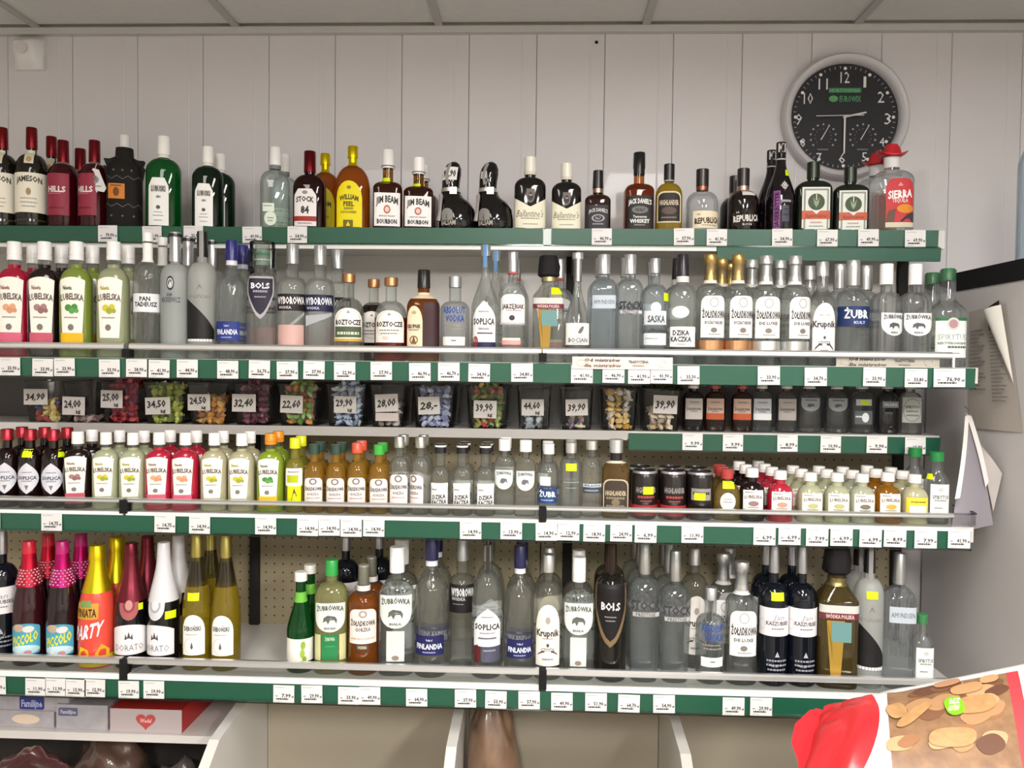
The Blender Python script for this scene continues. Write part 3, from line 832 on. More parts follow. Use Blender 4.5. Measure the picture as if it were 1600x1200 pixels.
TC('rep2', 'rep', kind='dark_rum_bottle', w=46, top=264, x=1160, glass='k#140a08', neckglass=CL, bands=[('neck_ring', .62, .72, .0012, 'm#b09684')],
   labels=[(None, -.45, .55, .06, .32, None, [('t', 'LA', .2, .85, .1, .1, 'p#d8d0c8'), ('t', 'REPUBLICA', .5, .5, .38, .9, 'p#e2dcd6', {'slope': .05}), ('t', 'RON', .5, .12, .12, .3, 'p#b8b0a8')])])
T('alb', 'bitter_bottle', 1, 43, 223, 1219, P(.36, .80, .33, 's', zt=.98), 'k#120d12', cap=(.87, 'p#1a1618', {'r0': .34, 'r1': .34}), bands=[('neck_ring', .80, .815, .001, 'p#b4b0b0')],
  labels=[('rect', -.34, -.10, .02, .44, 'p#8a4a8c', [('t', 'JAGERBITTER', .5, .5, .6, .94, 'p#2a1a2c', {'rot': 1})]), (None, -.1, .4, .0, .6, None, [('ring', .3, .83, .2, .07, .6, 'p#b8b4ae'), ('p', [(.3, .72), (.34, .83), (.3, .94), (.26, .83)], 'p#cac6c0'), ('p', [(.0, .83), (.3, .80), (.6, .83), (.3, .86)], 'p#cac6c0'), ('r', .05, .75, .52, .56, 'p#9a969a'), ('r', .1, .6, .16, .46, 'p#4c4a58'), ('l', .2, .55, .38, .02, 'p#2a2830'), ('l', .2, .55, .28, .02, 'p#2a2830')]),
          (None, -.16, .16, .87, 1.0, None, [('t', 'KI', .5, .5, .7, .8, 'p#c8c4c4')])])
T('jgm', 'herbal_liqueur_bottle', 1, 53, 254, 1270, P(.60, .73, .32), 'k#10180f', sec=(5, .62), cap=(.77, 'm#3a4038', {'r0': .36, 'r1': .36}),
  labels=[('rect', -.38, .40, .0, .62, 'p#dfe2da', [('ring', .5, .5, .47, .47, .0, 'p#dfe2da'), ('r', .06, .94, .04, .96, 'p#8f948c'), ('r', .12, .88, .04, .92, 'p#dde0d8'), ('o', .5, .66, .3, .19, 'p#47523f'), ('p', [(.38, .78), (.42, .62), (.5, .53), (.58, .62), (.62, .78), (.54, .68), (.46, .68)], 'p#8fa080'), ('p', [(.48, .7), (.48, .84), (.52, .84), (.52, .7)], 'p#c8d0b8'), ('r', 0, 1, .27, .46, 'p#c2604a'), ('p', [(.36, .46), (.5, .38), (.64, .46)], 'p#dde0d8'), ('t', 'Jägermeister', .5, .35, .09, .8, 'p#a44634'), ('l', .3, .7, .18, .03, 'p#c89a90'), ('l', .25, .75, .1, .02, GRY)])])
TC('jgm2', 'jgm', w=52, top=262, x=1328)
def hat(s):
    W, H = s.W, s.H
    m = MB(); n = 28
    vs = []; prof = [(.10, .0), (.32, .0), (.38, .025), (.385, .04), (.32, .025), (.24, .02), (.22, .04), (.20, .10), (.13, .155), (.05, .16), (0, .155)]
    for r, z in prof:
        for i in range(n):
            a = 2 * PI * i / n
            lift = .04 * (r / .4) ** 2 * math.cos(2 * a) if r > .2 else 0
            vs.append((r * W * math.cos(a), r * W * math.sin(a) * .8, (z + lift + .985) * H))
    fs = [(j * n + i, j * n + (i + 1) % n, (j + 1) * n + (i + 1) % n, (j + 1) * n + i) for j in range(len(prof) - 1) for i in range(n)]
    m.add(vs, fs, 'x#b81f26', True)
    return [('sombrero_cap', m.mesh('sombrero_cap'))]
T('sie', 'tequila_bottle', 1, 60, 243, 1391, P(.64, .80, .36, 'round', zt=.98), CL, sec=(3.5, .85), bands=[('neck_seal', .83, .97, .0012, 'p#dcdada')], extra=hat,
  labels=[('tomb', -.26, .42, .04, .66, 'p#c43a40', [('p', [(.0, .0), (1, 0), (1, .42), (.0, .5)], 'p#a8552c'), ('t', 'SIERRA', .5, .68, .16, .86, 'p#f4eeee', {'slope': .02}), ('t', 'TEQUILA', .5, .55, .08, .56, 'p#e8c8c4'), ('p', [(.4, .84), (.5, .92), (.6, .84)], 'p#e0909a'), ('o', .68, .38, .3, .09, 'p#d88a2a'), ('p', [(.5, .12), (1, .1), (1, .32), (.75, .26)], 'p#3a3a40'), ('p', [(0, .1), (.3, .12), (.35, .38), (.1, .34)], 'p#6a4a3c'), ('r', 0, 1, .0, .1, 'p#cfc6b0')])])

# --- second shelf
lubP = P(.60, .77, .38)
def lub_label(fruit, bottom, ink='p#8a5a50'):
    return [('taper', -.42, .36, .17, .66, 'p#efe9df', [('t', 'Nalewka', .32, .87, .07, .35, ink), ('t', 'LUBELSKA', .5, .69, .11, .88, 'p#5c4c46', {'arc': .03})] + fruit +
             [('l', .22, .72, .34, .02, GRY), ('o', .46, .18, .11, .055, 'p#77706c')] + ([('r', .08, .92, -.2, .08, bottom)] if bottom else []), .06)]
fr = lambda c1, c2: [('o', .36, .52, .13, .06, c1), ('o', .60, .53, .12, .06, c1), ('o', .5, .47, .12, .055, c2), ('o', .68, .47, .08, .04, c2)]
LCAP = (.84, 'x#efedeb', {'ridge': 1})
T('lur', 'fruit_liqueur_bottle', 2, 48, 378, 24, lubP, 'c#b01236', sec=(3, .8), fill=.8, cap=LCAP, labels=lub_label(fr('p#d8a078', 'p#cf8f6c'), 'p#d0607a'))
TC('lud', 'lur', x=70, glass='c#1a0709', labels=lub_label(fr('p#a07878', 'p#8c6262'), 'p#c0546a'))
TC('lum', 'lur', x=120, glass='c#86983c', labels=lub_label(fr('p#3f8a38', 'p#5c9a4c'), 'p#e0b010', 'p#3a5a30'))
TC('lul', 'lur', x=178, glass='c#a4aa84', labels=lub_label(fr('p#c8bc2c', 'p#9aa03a'), None, 'p#a09a30'))
T('pan', 'vodka_bottle', 2, 44, 364, 231, P(.62, .77, .30, 'dome'), 'r#d4dcd9', cap=(.93, 'x#e8e6e4', {'r0': .36, 'r1': .35}), bands=[('neck_paper', .765, .915, .0012, 'p#eae8e4')],
  labels=[('rect', -.52, .52, .365, .51, 'p#e2e4e6', [('t', 'PAN', .48, .72, .24, .34, INK), ('t', 'TADEUSZ', .5, .42, .24, .76, INK)]), (None, -.12, .12, .78, .9, None, [('p', [(.2, .1), (.5, .3), (.4, .5), (.7, .7), (.4, .9), (.3, .6), (.5, .45)], 'p#3a3a38'), ('p', [(.5, .2), (.8, .3), (.6, .6)], 'p#3a3a38')])])
T('mic', 'frosted_vodka_bottle', 2, 44, 363, 274, P(.63, .75, .33, 'dome'), 'f#c2c6c4', cap=(.765, 'm#c8c8ca', {'r0': .40, 'r1': .38}), bands=[('cap_top', .966, .985, .006, 'x#1c1a1a')],
  labels=[(None, -.4, .45, .36, .64, None, [('o', .42, .82, .15, .2, 'p#2e2e30'), ('ring', .42, .82, .11, .14, .75, 'p#cfcfcf'), ('p', [(.36, .74), (.42, .92), (.44, .82), (.5, .9), (.46, .72)], 'p#cfcfcf'), ('t', 'ADAM', .38, .50, .09, .22, 'p#5c5c5e'), ('t', 'MICKIEWICZ', .42, .36, .14, .78, 'p#66686a')])])
T('ogi', 'frosted_vodka_bottle', 2, 44, 362, 316, P(.63, .76, .33, 'dome'), 'f#c2c4c0', cap=(.80, 'x#171415', {'r0': .40, 'r1': .36, 'strip': 'p#8a8886'}),
  labels=[('curve', -.62, .55, .155, .47, 'p#151314', []), (None, -.5, .5, .135, .62, None, [('t', 'OGIŃSKI', .46, .72, .055, .76, 'p#8e8a84', {'bold': False}), ('p', [(.4, .82), (.5, .92), (.6, .83), (.5, .88)], 'p#7a7672')] + [('r', .02 + i * .1, .1 + i * .1, .0, .04, 'p#e8e8e6') for i in range(9)])])
T('fin', 'ridged_vodka_bottle', 2, 47, 376, 362, P(.60, .80, .28, 's'), 'r#e2ebe9', cap=(.83, 'x#23256c', {'r0': .40, 'r1': .40}), bands=[('neck_ring', .79, .83, .003, 'x#d6d8e2')],
  labels=[('rect', -.52, .34, .155, .315, 'p#27347c', [('t', 'Vodka of', .5, .78, .1, .2, 'p#c8cce0'), ('t', 'FINLANDIA', .5, .46, .26, .84, 'p#dfe2ee'), ('l', .3, .7, .14, .06, 'p#9aa2c8')])])
T('bol', 'gift_wrapped_vodka_bottle', 2, 46, 378, 410, P(.60, .74, .5, 'round'), 'g#d8dcda', sec=(3, .9), cap=(.78, 't#dfe6e0', {'r0': .82, 'r1': .86, 'name': 'clear_wrap'}), bands=[('neck_paper', .80, .93, -.002, 'p#9fb0a4')],
  labels=[('spade', -.46, .46, .34, .70, 'p#a8a4aa', [('s', 'spade', .06, .94, .1, .95, 'p#241f30'), ('t', 'BOLS', .5, .78, .13, .66, 'p#e6e2ea'), ('l', .25, .75, .62, .05, 'p#9a94a8'), ('l', .3, .7, .5, .03, 'p#9a94a8')]),
          (None, -.4, .4, .79, .96, None, [('t', 'PLATINUM', .5, .6, .14, .8, 'p#3a8a5a'), ('l', .1, .9, .3, .05, 'p#dfe6e2')])])
T('wyb', 'vodka_bottle', 2, 46, 382, 457, P(.60, .72, .42, 'round'), CL, cap=(.83, 'm#c4c4c6', {'r0': .42, 'r1': .42}), bands=[],
  labels=[('rect', -.60, .60, .42, .565, 'p#1d1518', [('t', 'WYBOROWA', .5, .62, .42, .86, 'p#e4e0e0'), ('t', 'WODKA', .34, .2, .16, .4, 'p#c8c2c2')]),
          (None, -.52, .52, .06, .42, None, [('p', [(.02, .35), (.98, .9), (.98, .98), (.02, .46)], 'p#b8b4b4')]), ('rect', -.5, .5, .09, .30, 'p#caa49c', [])])
TC('wyb2', 'wyb', x=500, top=384, labels=[('rect', -.60, .60, .42, .565, 'p#1a1d3a', [('t', 'WYBOROWA', .5, .62, .42, .86, 'p#dfe2ee'), ('t', 'WODKA', .34, .2, .16, .4, 'p#b8bcd8')]), (None, -.5, .5, .06, .42, None, [('p', [(.02, .65), (.98, .9), (.98, .98), (.02, .9)], 'p#c8c8d0')])])
rozL = lambda items: [('arch', -.50, .50, .22, .60, 'p#ece8e0', [('p', [(.44, .84), (.5, .93), (.56, .84)], GRY), ('ring', .5, .55, .42, .42, .97, 'p#b8b2aa'), ('t', 'ROZTOCZE', .5, .57, .15, .84, INK)] + items)]
T('roz', 'squat_spirit_bottle', 2, 49, 428, 545, P(.50, .72, .34), 'g#cfd6cc', cap=(.90, 'm#c08a60', {'r0': .42, 'r1': .42}), labels=rozL([('r', .05, .95, .12, .44, 'p#4c5a42'), ('l', .15, .85, .2, .08, 'p#c8ccb8'), ('r', 0, 1, 0, .08, 'p#c09a3c')]))
TC('rozr', 'roz', x=611, top=434, w=51, glass='l#8e2a1a', fill=.52, labels=rozL([('l', .2, .8, .36, .04, GRY), ('l', .25, .75, .26, .04, GRY), ('o', .4, .14, .1, .06, 'p#d8c0b8')]))
TC('rozd', 'roz', x=584, top=432, w=46, glass='k#140c0a', neckglass='g#cfd6cc', fill=.68, labels=rozL([('l', .2, .8, .36, .04, GRY), ('l', .25, .75, .26, .04, GRY)]))
T('hon', 'honey_liqueur_bottle', 2, 51, 422, 662, P(.58, .72, .36), 'l#8a4c14', sec=(3.5, .85), cap=(.80, 'x#1a1614', {'r0': .40, 'r1': .38}), bands=[('neck_paper', .68, .75, .0012, 'p#d8c6a8')],
  labels=[('arch', -.50, .02, .14, .60, 'p#e2d2b4', [('o', .5, .84, .14, .04, 'p#b89a6a'), ('t', 'KRUPNIK', .5, .52, .09, .8, 'p#4a3020'), ('l', .2, .8, .42, .03, GRY), ('ring', .5, .2, .25, .1, .7, 'p#8a6a4a'), ('p', [(.35, .1), (.5, .3), (.65, .1)], 'p#6a4a30')]), ('rect', .04, .62, .14, .64, 'p#3a2024', [])])
T('abs', 'short_neck_vodka_bottle', 2, 45, 432, 711, P(.60, .71, .42, 'round'), 'g#d9e4e8', cap=(.87, 'm#c8cccf', {'r0': .44, 'r1': .44}),
  labels=[(None, -.45, .45, .36, .66, None, [('t', 'ABSOLUT', .5, .80, .26, .92, 'p#2c4a94'), ('t', 'VODKA', .54, .48, .26, .74, 'p#2c4a94'), ('l', .1, .8, .18, .05, GRY), ('l', .15, .85, .05, .05, GRY)]), ('rect', -.42, .42, .19, .29, 'p#e8e6e0', [('l', .4, .6, .5, .12, INK)])])
T('sop', 'vodka_bottle', 2, 43, 383, 758, P(.48, .78, .26, 'long'), CL, cap=(.905, 'm#b8bcc0', {'r0': .36, 'r1': .36, 'strip': 'p#5a86b4'}),
  labels=[('point', -.46, .46, .17, .52, 'p#eceaea', [('l', .3, .7, .72, .03, GRY), ('t', 'SOPLICA', .5, .50, .15, .88, 'p#3c3a42'), ('t', 'Szlachetna', .5, .33, .06, .4, GRY), ('r', .25, .85, .2, .23, 'p#46445a')]), ('rect', -.40, .48, .11, .17, 'p#24244a', []), ('oval', -.46, -.2, .13, .22, 'p#8c2a30', [])])
T('jar', 'rowanberry_vodka_bottle', 2, 44, 394, 801, P(.60, .72, .34), CL, cap=(.90, 'm#c6c6c8', {'r0': .36, 'r1': .36}), bands=[('neck_foil', .82, .90, .001, 'm#ccccce'), ('neck_ring', .80, .82, .0015, 'p#b05c5c')],
  labels=[('tomb', -.47, .50, .34, .61, 'p#eae8e8', [('t', 'JARZĘBIAK', .5, .60, .15, .86, 'p#55403c'), ('l', .25, .8, .45, .03, GRY), ('o', .46, .22, .1, .09, 'p#3c3438'), ('r', .0, 1, .0, .06, 'p#b8b4b4')]), ('rect', -.4, .3, .16, .2, 'p#d89a94', []), ('rect', -.38, .28, .20, .22, 'p#e8e2d0', [])])
def cloth(s):
    m = MB(); W, H = s.W, s.H; n = 22
    vs = []; pf = [(.26, .80), (.34, .82), (.34, .90), (.30, .97), (.26, 1.0), (0, 1.005)]
    for r, z in pf:
        for i in range(n):
            a = 2 * PI * i / n
            vs.append((r * W * (1 + .08 * math.sin(5 * a + z * 30)) * math.cos(a), r * W * (1 + .08 * math.sin(5 * a)) * math.sin(a), z * H))
    m.add(vs, [(j * n + i, j * n + (i + 1) % n, (j + 1) * n + (i + 1) % n, (j + 1) * n + i) for j in range(len(pf) - 1) for i in range(n)], 'd#171416', True)
    return [('cloth_cap', m.mesh('cloth_cap'))]
T('str', 'square_vodka_bottle', 2, 49, 400, 857, P(.62, .74, .42, 'slope'), 'g#d2d6c6', sec=(5, .9), extra=cloth, bands=[('neck_ring', .76, .82, .002, 'm#b4a878')],
  labels=[('rect', -.52, .52, .50, .545, 'p#6a2c34', [('t', 'WÓDKA POLSKA', .5, .5, .6, .66, 'p#d8b8b0')]), ('rect', -.52, .52, .545, .60, 'p#c4c6c2', []), (None, -.5, .5, .08, .5, None, [('p', [(.18, .98), (.62, .98), (.54, .02), (.30, .02)], 'p#9c7a2a'), ('r', .30, .78, .62, .96, 'p#648c8a'), ('p', [(.2, .96), (.32, .6), (.34, .3)], 'p#7a6a20')])])
T('boc', 'teardrop_vodka_bottle', 2, 43, 395, 902, P(.30, .72, .26, 's'), CL, cap=(.94, 'm#d4d4d6', {'r0': .40, 'r1': .40}), bands=[('neck_foil', .74, .94, .001, 'm#a8a8a6')],
  labels=[('rect', -.46, .50, .165, .36, 'p#eceae4', [('p', [(.5, .55), (.56, .72), (.66, .86), (.74, .82), (.68, .62), (.6, .5)], 'p#66645c'), ('t', 'BOCIAN', .52, .22, .2, .74, 'p#77736c'), ('l', .3, .7, .06, .03, GRY)]), ('rect', -.5, .5, .13, .16, 'p#4c4c46', [])])
T('amu', 'square_vodka_bottle', 2, 42, 398, 943, P(.66, .78, .40, 'round'), 'r#c9dbe6', sec=(4.5, .95), cap=(.82, 'm#cdcdcd', {'r0': .46, 'r1': .46}),
  labels=[('rect', -.42, .44, .50, .62, 'p#b4bcc4', [('t', 'AMUNDSEN', .5, .5, .32, .86, 'p#56606c', {'bold': False})])])
T('stk', 'vodka_bottle', 2, 40, 398, 984, P(.66, .78, .42, 'round'), 'g#d3dee2', sec=(3, .95), cap=(.82, 'm#c9c9c9', {'r0': .46, 'r1': .46}),
  labels=[(None, -.5, .5, .42, .6, None, [('t', 'STOCK', .5, .62, .40, .92, 'p#2e2c34'), ('r', .1, .95, .2, .36, 'p#c4c4c6'), ('t', 'PRESTIGE', .5, .28, .14, .6, 'p#5c5a60')])])
T('sas', 'vodka_bottle', 2, 40, 404, 1023, P(.62, .76, .36, 'round'), 'g#d0dee6', cap=(.86, 'm#c0c2c4', {'r0': .40, 'r1': .40}), bands=[],
  labels=[('rect', -.50, .48, .37, .50, 'p#dfe3e6', [('t', 'SASKA', .54, .42, .5, .7, 'p#4a5058')]), ('rect', -.50, .48, .18, .29, 'p#dde1e4', [('l', .1, .6, .5, .08, GRY)]), ('oval', -.2, .2, .48, .58, 'p#e4e6e8', []), (None, -.4, .4, .29, .36, None, [('t', 'WÓDKA', .6, .4, .5, .6, 'p#3a3e44')])])
T('dzi', 'vodka_bottle', 2, 44, 398, 1066, P(.58, .74, .40, 'round'), 'g#d4dcda', sec=(2.6, .95), cap=(.80, 'x#211c26', {'r0': .44, 'r1': .40}), bands=[('neck_ring', .745, .80, .0015, 'p#d4d2d0')],
  labels=[('rect', -.48, .46, .16, .34, 'p#e9e8e6', [('t', 'DZIKA', .44, .70, .25, .60, INK), ('t', 'KACZKA', .44, .38, .25, .76, INK), ('l', .3, .6, .1, .05, GRY)]), ('rect', -.5, .5, .10, .155, 'p#2a2a30', []), (None, -.5, .5, .40, .58, None, [('s', 'oval', .1, .7, .1, .7, 'p#d6dedb')])])
zolL = lambda flt: [('tomb', -.46, .46, .245, .62, 'p#e4e2e0', [('ring', .5, .84, .17, .12, .8, 'p#aaa6a0'), ('t', 'ŻOŁĄDKOWA', .52, .56, .17, .9, INK), ('l', .35, .8, .47, .02, GRY), ('t', flt, .5, .36, .07, .66, 'p#6a6462'), ('o', .5, .18, .12, .06, 'p#7a746c'), ('l', .3, .75, .07, .02, GRY)])]
T('zog', 'vodka_bottle', 2, 44, 398, 1109, P(.62, .74, .40, 'round'), 'g#d2dcd6', sec=(2.5, .95), cap=(.765, 'm#b8985c', {'r0': .46, 'r1': .46, 'waist': .8}), bands=[('neck_ring', .735, .765, .002, 'p#dcd6cc'), ('base_foil', .135, .22, .0007, 'm#b48660')], labels=zolL('RYCZAŁT DELUXE'))
TC('zos', 'zog', x=1196, top=400, cap=(.765, 'm#c8c8c8', {'r0': .46, 'r1': .46, 'waist': .8}), bands=[('neck_ring', .735, .765, .002, 'p#dcdcda'), ('base_foil', .135, .22, .0007, 'm#c4c4c2')], labels=zolL('DE LUXE'))
T('kru', 'vodka_bottle', 2, 45, 409, 1284, P(.60, .76, .36, 's'), 'g#dbe1de', cap=(.86, 'm#c6c6c4', {'r0': .42, 'r1': .42}), bands=[],
  labels=[('arch', -.38, .42, .10, .60, 'p#e8e2e0', [('t', 'Krupnik', .5, .60, .12, .96, 'p#383438'), ('l', .3, .7, .76, .015, GRY), ('o', .5, .8, .1, .06, 'p#d6d0cc'), ('o', .5, .34, .05, .03, 'p#4a4444'), ('t', 'CZYSTA', .5, .25, .05, .5, GRY), ('p', [(.1, .1), (.3, .19), (.7, .19), (.9, .1), (.85, .15), (.7, .23), (.3, .23), (.15, .15)], 'p#3a3236'), ('l', .35, .65, .08, .03, GRY)])])
T('zub', 'vodka_bottle', 2, 49, 407, 1332, P(.60, .74, .38, 'round'), 'g#dce4e6', cap=(.94, 'm#c8c8c6', {'r0': .40, 'r1': .40}), bands=[('neck_foil', .76, .94, .001, 'm#c4c4c2')],
  labels=[('rect', -.60, .56, .38, .56, 'p#1d2f5e', [('t', 'ŻUBR', .55, .60, .42, .64, 'p#eef0f4'), ('t', 'KULT', .62, .16, .14, .3, 'p#b4c0dc')])])
zbwL = [('shield', -.46, .46, .30, .52, 'p#d9dedd', [('t', 'ŻUBRÓWKA', .5, .80, .17, .86, 'p#4c4a4c', {'arc': .04}), ('p', [(.28, .34), (.3, .5), (.42, .58), (.66, .54), (.72, .44), (.7, .3), (.64, .42), (.5, .42), (.44, .28), (.38, .4)], 'p#5c565c'), ('t', 'BIAŁA', .5, .15, .08, .3, 'p#6c6a6c')])]
T('zbw', 'vodka_bottle', 2, 46, 413, 1429, P(.60, .73, .36, 'round'), 'g#dde5e5', sec=(3, .8), cap=(.80, 'x#eae9e8', {'r0': .42, 'r1': .42}), bands=[], labels=zbwL)
T('spi', 'rectified_spirit_bottle', 2, 50, 420, 1481, P(.56, .70, .46, 's'), 'g#dbe6e2', sec=(3, .85), cap=(.88, 'x#1c6a38', {'r0': .40, 'r1': .40}),
  labels=[('rect', -.48, .50, .10, .50, 'p#dde5de', [('r', 0, 1, .92, 1.0, 'p#2f6a44'), ('o', .5, .84, .19, .16, 'p#c8c4bc'), ('o', .5, .84, .13, .11, 'p#a8848a'), ('t', 'SPIRYTUS', .5, .52, .15, .84, 'p#9aa8a0', {'bold': False}), ('t', 'REKTYFIKOWANY', .5, .36, .06, .84, GRY), ('l', .35, .9, .24, .05, 'p#5c645e'), ('l', .4, .7, .1, .02, GRY)])])

# --- fourth shelf (small bottles)
T('lc', 'small_liqueur_bottle', 4, 36, 670, 12, P(.58, .76, .38), 'k#150806', neckglass='g#3a2012', cap=(.86, 'm#b0343e', {'r0': .52, 'r1': .50}),
  labels=[('leaf', -.50, .50, .18, .58, 'p#d3d3dc', [('t', 'SOPLICA', .5, .52, .11, .78, 'p#4c4a54'), ('l', .3, .7, .68, .03, GRY), ('l', .3, .7, .4, .03, GRY), ('p', [(.42, .28), (.5, .12), (.58, .28)], 'p#7a7064')])])
TC('sd', 'lud', row=4, w=42, top=674, x=121)
TC('sl', 'lul', row=4, w=40, top=675, x=166, glass='c#b9bf9c')
TC('sr', 'lur', row=4, w=42, top=675, x=249, glass='c#c0203e')
TC('sl2', 'lul', row=4, w=41, top=676, x=335, glass='c#c2bc98')
TC('sm', 'lum', row=4, w=42, top=677, x=423, glass='c#90a82c', cap=(.86, 'x#e08a18', {'ridge': 1}))
T('yel', 'small_lemon_liqueur_bottle', 4, 31, 684, 461, P(.54, .72, .42), 'l#b8b050', cap=(.86, 'x#dede10', {'r0': .56, 'r1': .54}),
  labels=[('round', -.50, .44, .36, .60, 'p#ecece6', [('r', .15, .75, .2, .62, 'p#b4bc10'), ('l', .2, .8, .76, .08, GRY)]), ('rect', -.36, .36, .14, .36, 'p#d8dc00', [('p', [(.3, .1), (.5, .9), (.7, .4)], 'p#4a4c20')])])
def zl4(n, x, top, capkey, glass='l#c09638'):
    T(n, 'small_vodka_bottle', 4, 32, top, x, P(.56, .74, .40), glass, cap=(.86, capkey, {'r0': .54, 'r1': .52}),
      labels=[('tomb', -.50, .50, .14, .52, 'p#e9e2de', [('ring', .5, .86, .18, .12, .6, 'p#7a6e6a'), ('t', 'ŻOŁĄDKOWA', .5, .58, .14, .88, 'p#403434'), ('t', 'GORZKA', .5, .38, .1, .56, 'p#8a7e7a'), ('l', .2, .8, .2, .05, 'p#c09a92')])])
zl4('z1', 491, 694, 'x#28463a'); zl4('z3', 558, 692, 'x#d8543c'); zl4('z4', 592, 695, 'x#3aa83e'); zl4('zc', 624, 682, 'm#b8b8ae', 'g#dfe6e2')
T('dz4', 'small_vodka_bottle', 4, 33, 693, 688, P(.50, .68, .44, 'round'), 'g#d4dad6', cap=(.87, 'x#1c1a1c', {'r0': .56, 'r1': .54}), bands=[('cap_rim', .955, .99, .0032, 'p#d8d6d0')],
  labels=[('rect', -.46, .42, .13, .46, 'p#eae8e6', [('r', 0, 1, .82, 1, 'p#f4f2f0'), ('t', 'DZIKA', .5, .42, .18, .72, INK, {'slope': .03}), ('t', 'KACZKA', .5, .2, .18, .78, INK, {'slope': .03}), ('l', .1, .4, .7, .05, GRY)])])
T('zf4', 'vodka_hip_flask', 4, 34, 687, 788, P(.62, .76, .36, 'round'), 'g#d6dcd6', sec=(3, .6), cap=(.85, 'x#eceae6', {'r0': .56, 'r1': .56}),
  labels=[('shield', -.42, .42, .34, .60, 'p#ced4d2', [('t', 'ŻUBRÓWKA', .5, .80, .14, .8, 'p#5c5a5c', {'arc': .05}), ('p', [(.3, .34), (.32, .5), (.42, .58), (.66, .54), (.7, .32), (.6, .42), (.46, .3)], 'p#6a666a')])])
T('zu4', 'small_vodka_bottle', 4, 35, 693, 857, P(.55, .74, .40), 'g#d8e0e2', cap=(.86, 'x#e0deda', {'r0': .50, 'r1': .50}),
  labels=[('rect', -.50, .42, .20, .40, 'p#22406e', [('t', 'ŻUBR', .5, .62, .36, .84, 'p#eef0f4'), ('l', .2, .8, .16, .1, 'p#8aa4cc')]), ('rect', -.42, .1, .44, .56, 'p#e2e4e2', [])])
T('cb4', 'small_clear_bottle', 4, 36, 691, 892, P(.60, .78, .42), 'g#dde4e4', cap=(.86, 'm#d0d0cc', {'r0': .48, 'r1': .48}),
  labels=[(None, -.45, .45, .3, .55, None, [('l', .1, .9, .7, .05, 'p#9aa4a6'), ('l', .2, .7, .4, .05, 'p#8a9496')])])
T('bb4', 'small_clear_bottle', 4, 36, 689, 924, P(.60, .78, .42), 'g#d6dee0', cap=(.88, 'm#d0d0cc', {'r0': .5, 'r1': .5}),
  labels=[('rect', -.38, .48, .32, .45, 'p#3c4450', [('r', 0, 1, .6, .95, 'p#ccd2d8'), ('t', 'FINLANDIA', .5, .78, .22, .86, 'p#3a4450'), ('l', .1, .8, .2, .14, 'p#9aa2ac')])])
T('hi4', 'flat_whisky_bottle', 4, 43, 686, 962, P(.58, .72, .40, 'round'), 'l#806430', sec=(3, .55), cap=(.83, 'm#d0d2d4', {'r0': .50, 'r1': .50}), bands=[('neck_foil', .73, .82, .001, 'x#1c1816'), ('neck_ring', .70, .73, .0015, 'p#cfc6b4')],
  labels=[('tomb', -.46, .48, .08, .50, 'p#b8ad96', [('s', 'tomb', .06, .94, .03, .96, 'p#3a3024'), ('t', 'HIGHLANDER', .5, .58, .14, .78, 'p#b4a488'), ('o', .5, .3, .16, .1, 'p#7a6c54'), ('l', .15, .85, .4, .06, 'p#8a7c64'), ('l', .15, .85, .16, .06, 'p#8a7c64')])])
CANP = [(0, .01), (.74, .01), (.80, .0), (.86, .02), (1, .09), (1, .86), (.94, .93), (.86, .97), (.88, .99), (.84, 1.0), (.80, .975), (0, .975)]
canL = lambda red: [(None, -.55, .55, .05, .95, None, [('t', 'HIGHLANDER', .5, .62, .12, .74, 'p#8c8684'), ('l', .2, .8, .44, .05, 'p#a04040'), ('l', .3, .7, .36, .03, 'p#8a4040')])]
T('can', 'drink_can', 4, 40, 733, 1007, CANP, 'x#1a1414', bands=[('lower_print', .09, .30, .0004, 'x#b03038'), ('can_rim', .935, .995, .0006, 'm#d8d8d6')], labels=canL(1))
TC('can2', 'can', x=1093, top=735, bands=[('can_rim', .935, .995, .0006, 'm#c8c8c8')], labels=[('rect', -.4, .4, .42, .66, 'p#8c8884', [('l', .1, .9, .5, .2, 'p#2a2626')])])
T('fla', 'round_brandy_flask', 4, 42, 733, 1135, P(.40, .74, .30, 'dome'), 'l#a08848', sec=(2.2, .55), cap=(.82, 'x#a83a38', {'r0': .46, 'r1': .46}), labels=[('oval', -.28, .28, .2, .55, 'p#e4ded2', [('l', .25, .75, .6, .06, GRY), ('l', .2, .8, .45, .06, GRY)])])
def mini(n, x, top, glass, lab, w=38, cap='x#e4e0dc'):
    T(n, 'miniature_liqueur_bottle', 4, w, top, x, P(.50, .74, .40), glass, cap=(.83, cap, {'r0': .52, 'r1': .50, 'ridge': 1}), sec=(2.4, .9), labels=lab)
mlab = lambda c, ink=INK: [('rect', -.42, .42, .24, .60, 'p#ece6dc', [('t', 'LUBELSKA', .5, .62, .17, .84, 'p#6a5c58', {'arc': .05}), ('l', .1, .5, .86, .06, GRY), ('o', .5, .3, .24, .14, c), ('l', .25, .75, .08, .05, GRY)])]
mini('md', 1175, 731, 'k#140708', mlab('p#8a6a6a')); mini('mr', 1219, 735, 'c#c02840', mlab('p#c88a74')); mini('ml', 1266, 738, 'c#bdbf9e', mlab('p#a8a870')); mini('ml3', 1347, 740, 'c#b8bca2', mlab('p#6a665a'))
mini('mg', 1387, 738, 'l#c48a24', mlab('p#c89a3c')); mini('my', 1429, 741, 'c#c4bf9a', [('rect', -.46, .46, .22, .55, 'p#e4c83c', [('r', .15, .85, 0, .5, 'p#f0ece0'), ('l', .2, .8, .7, .08, 'p#7a6a1c')])])
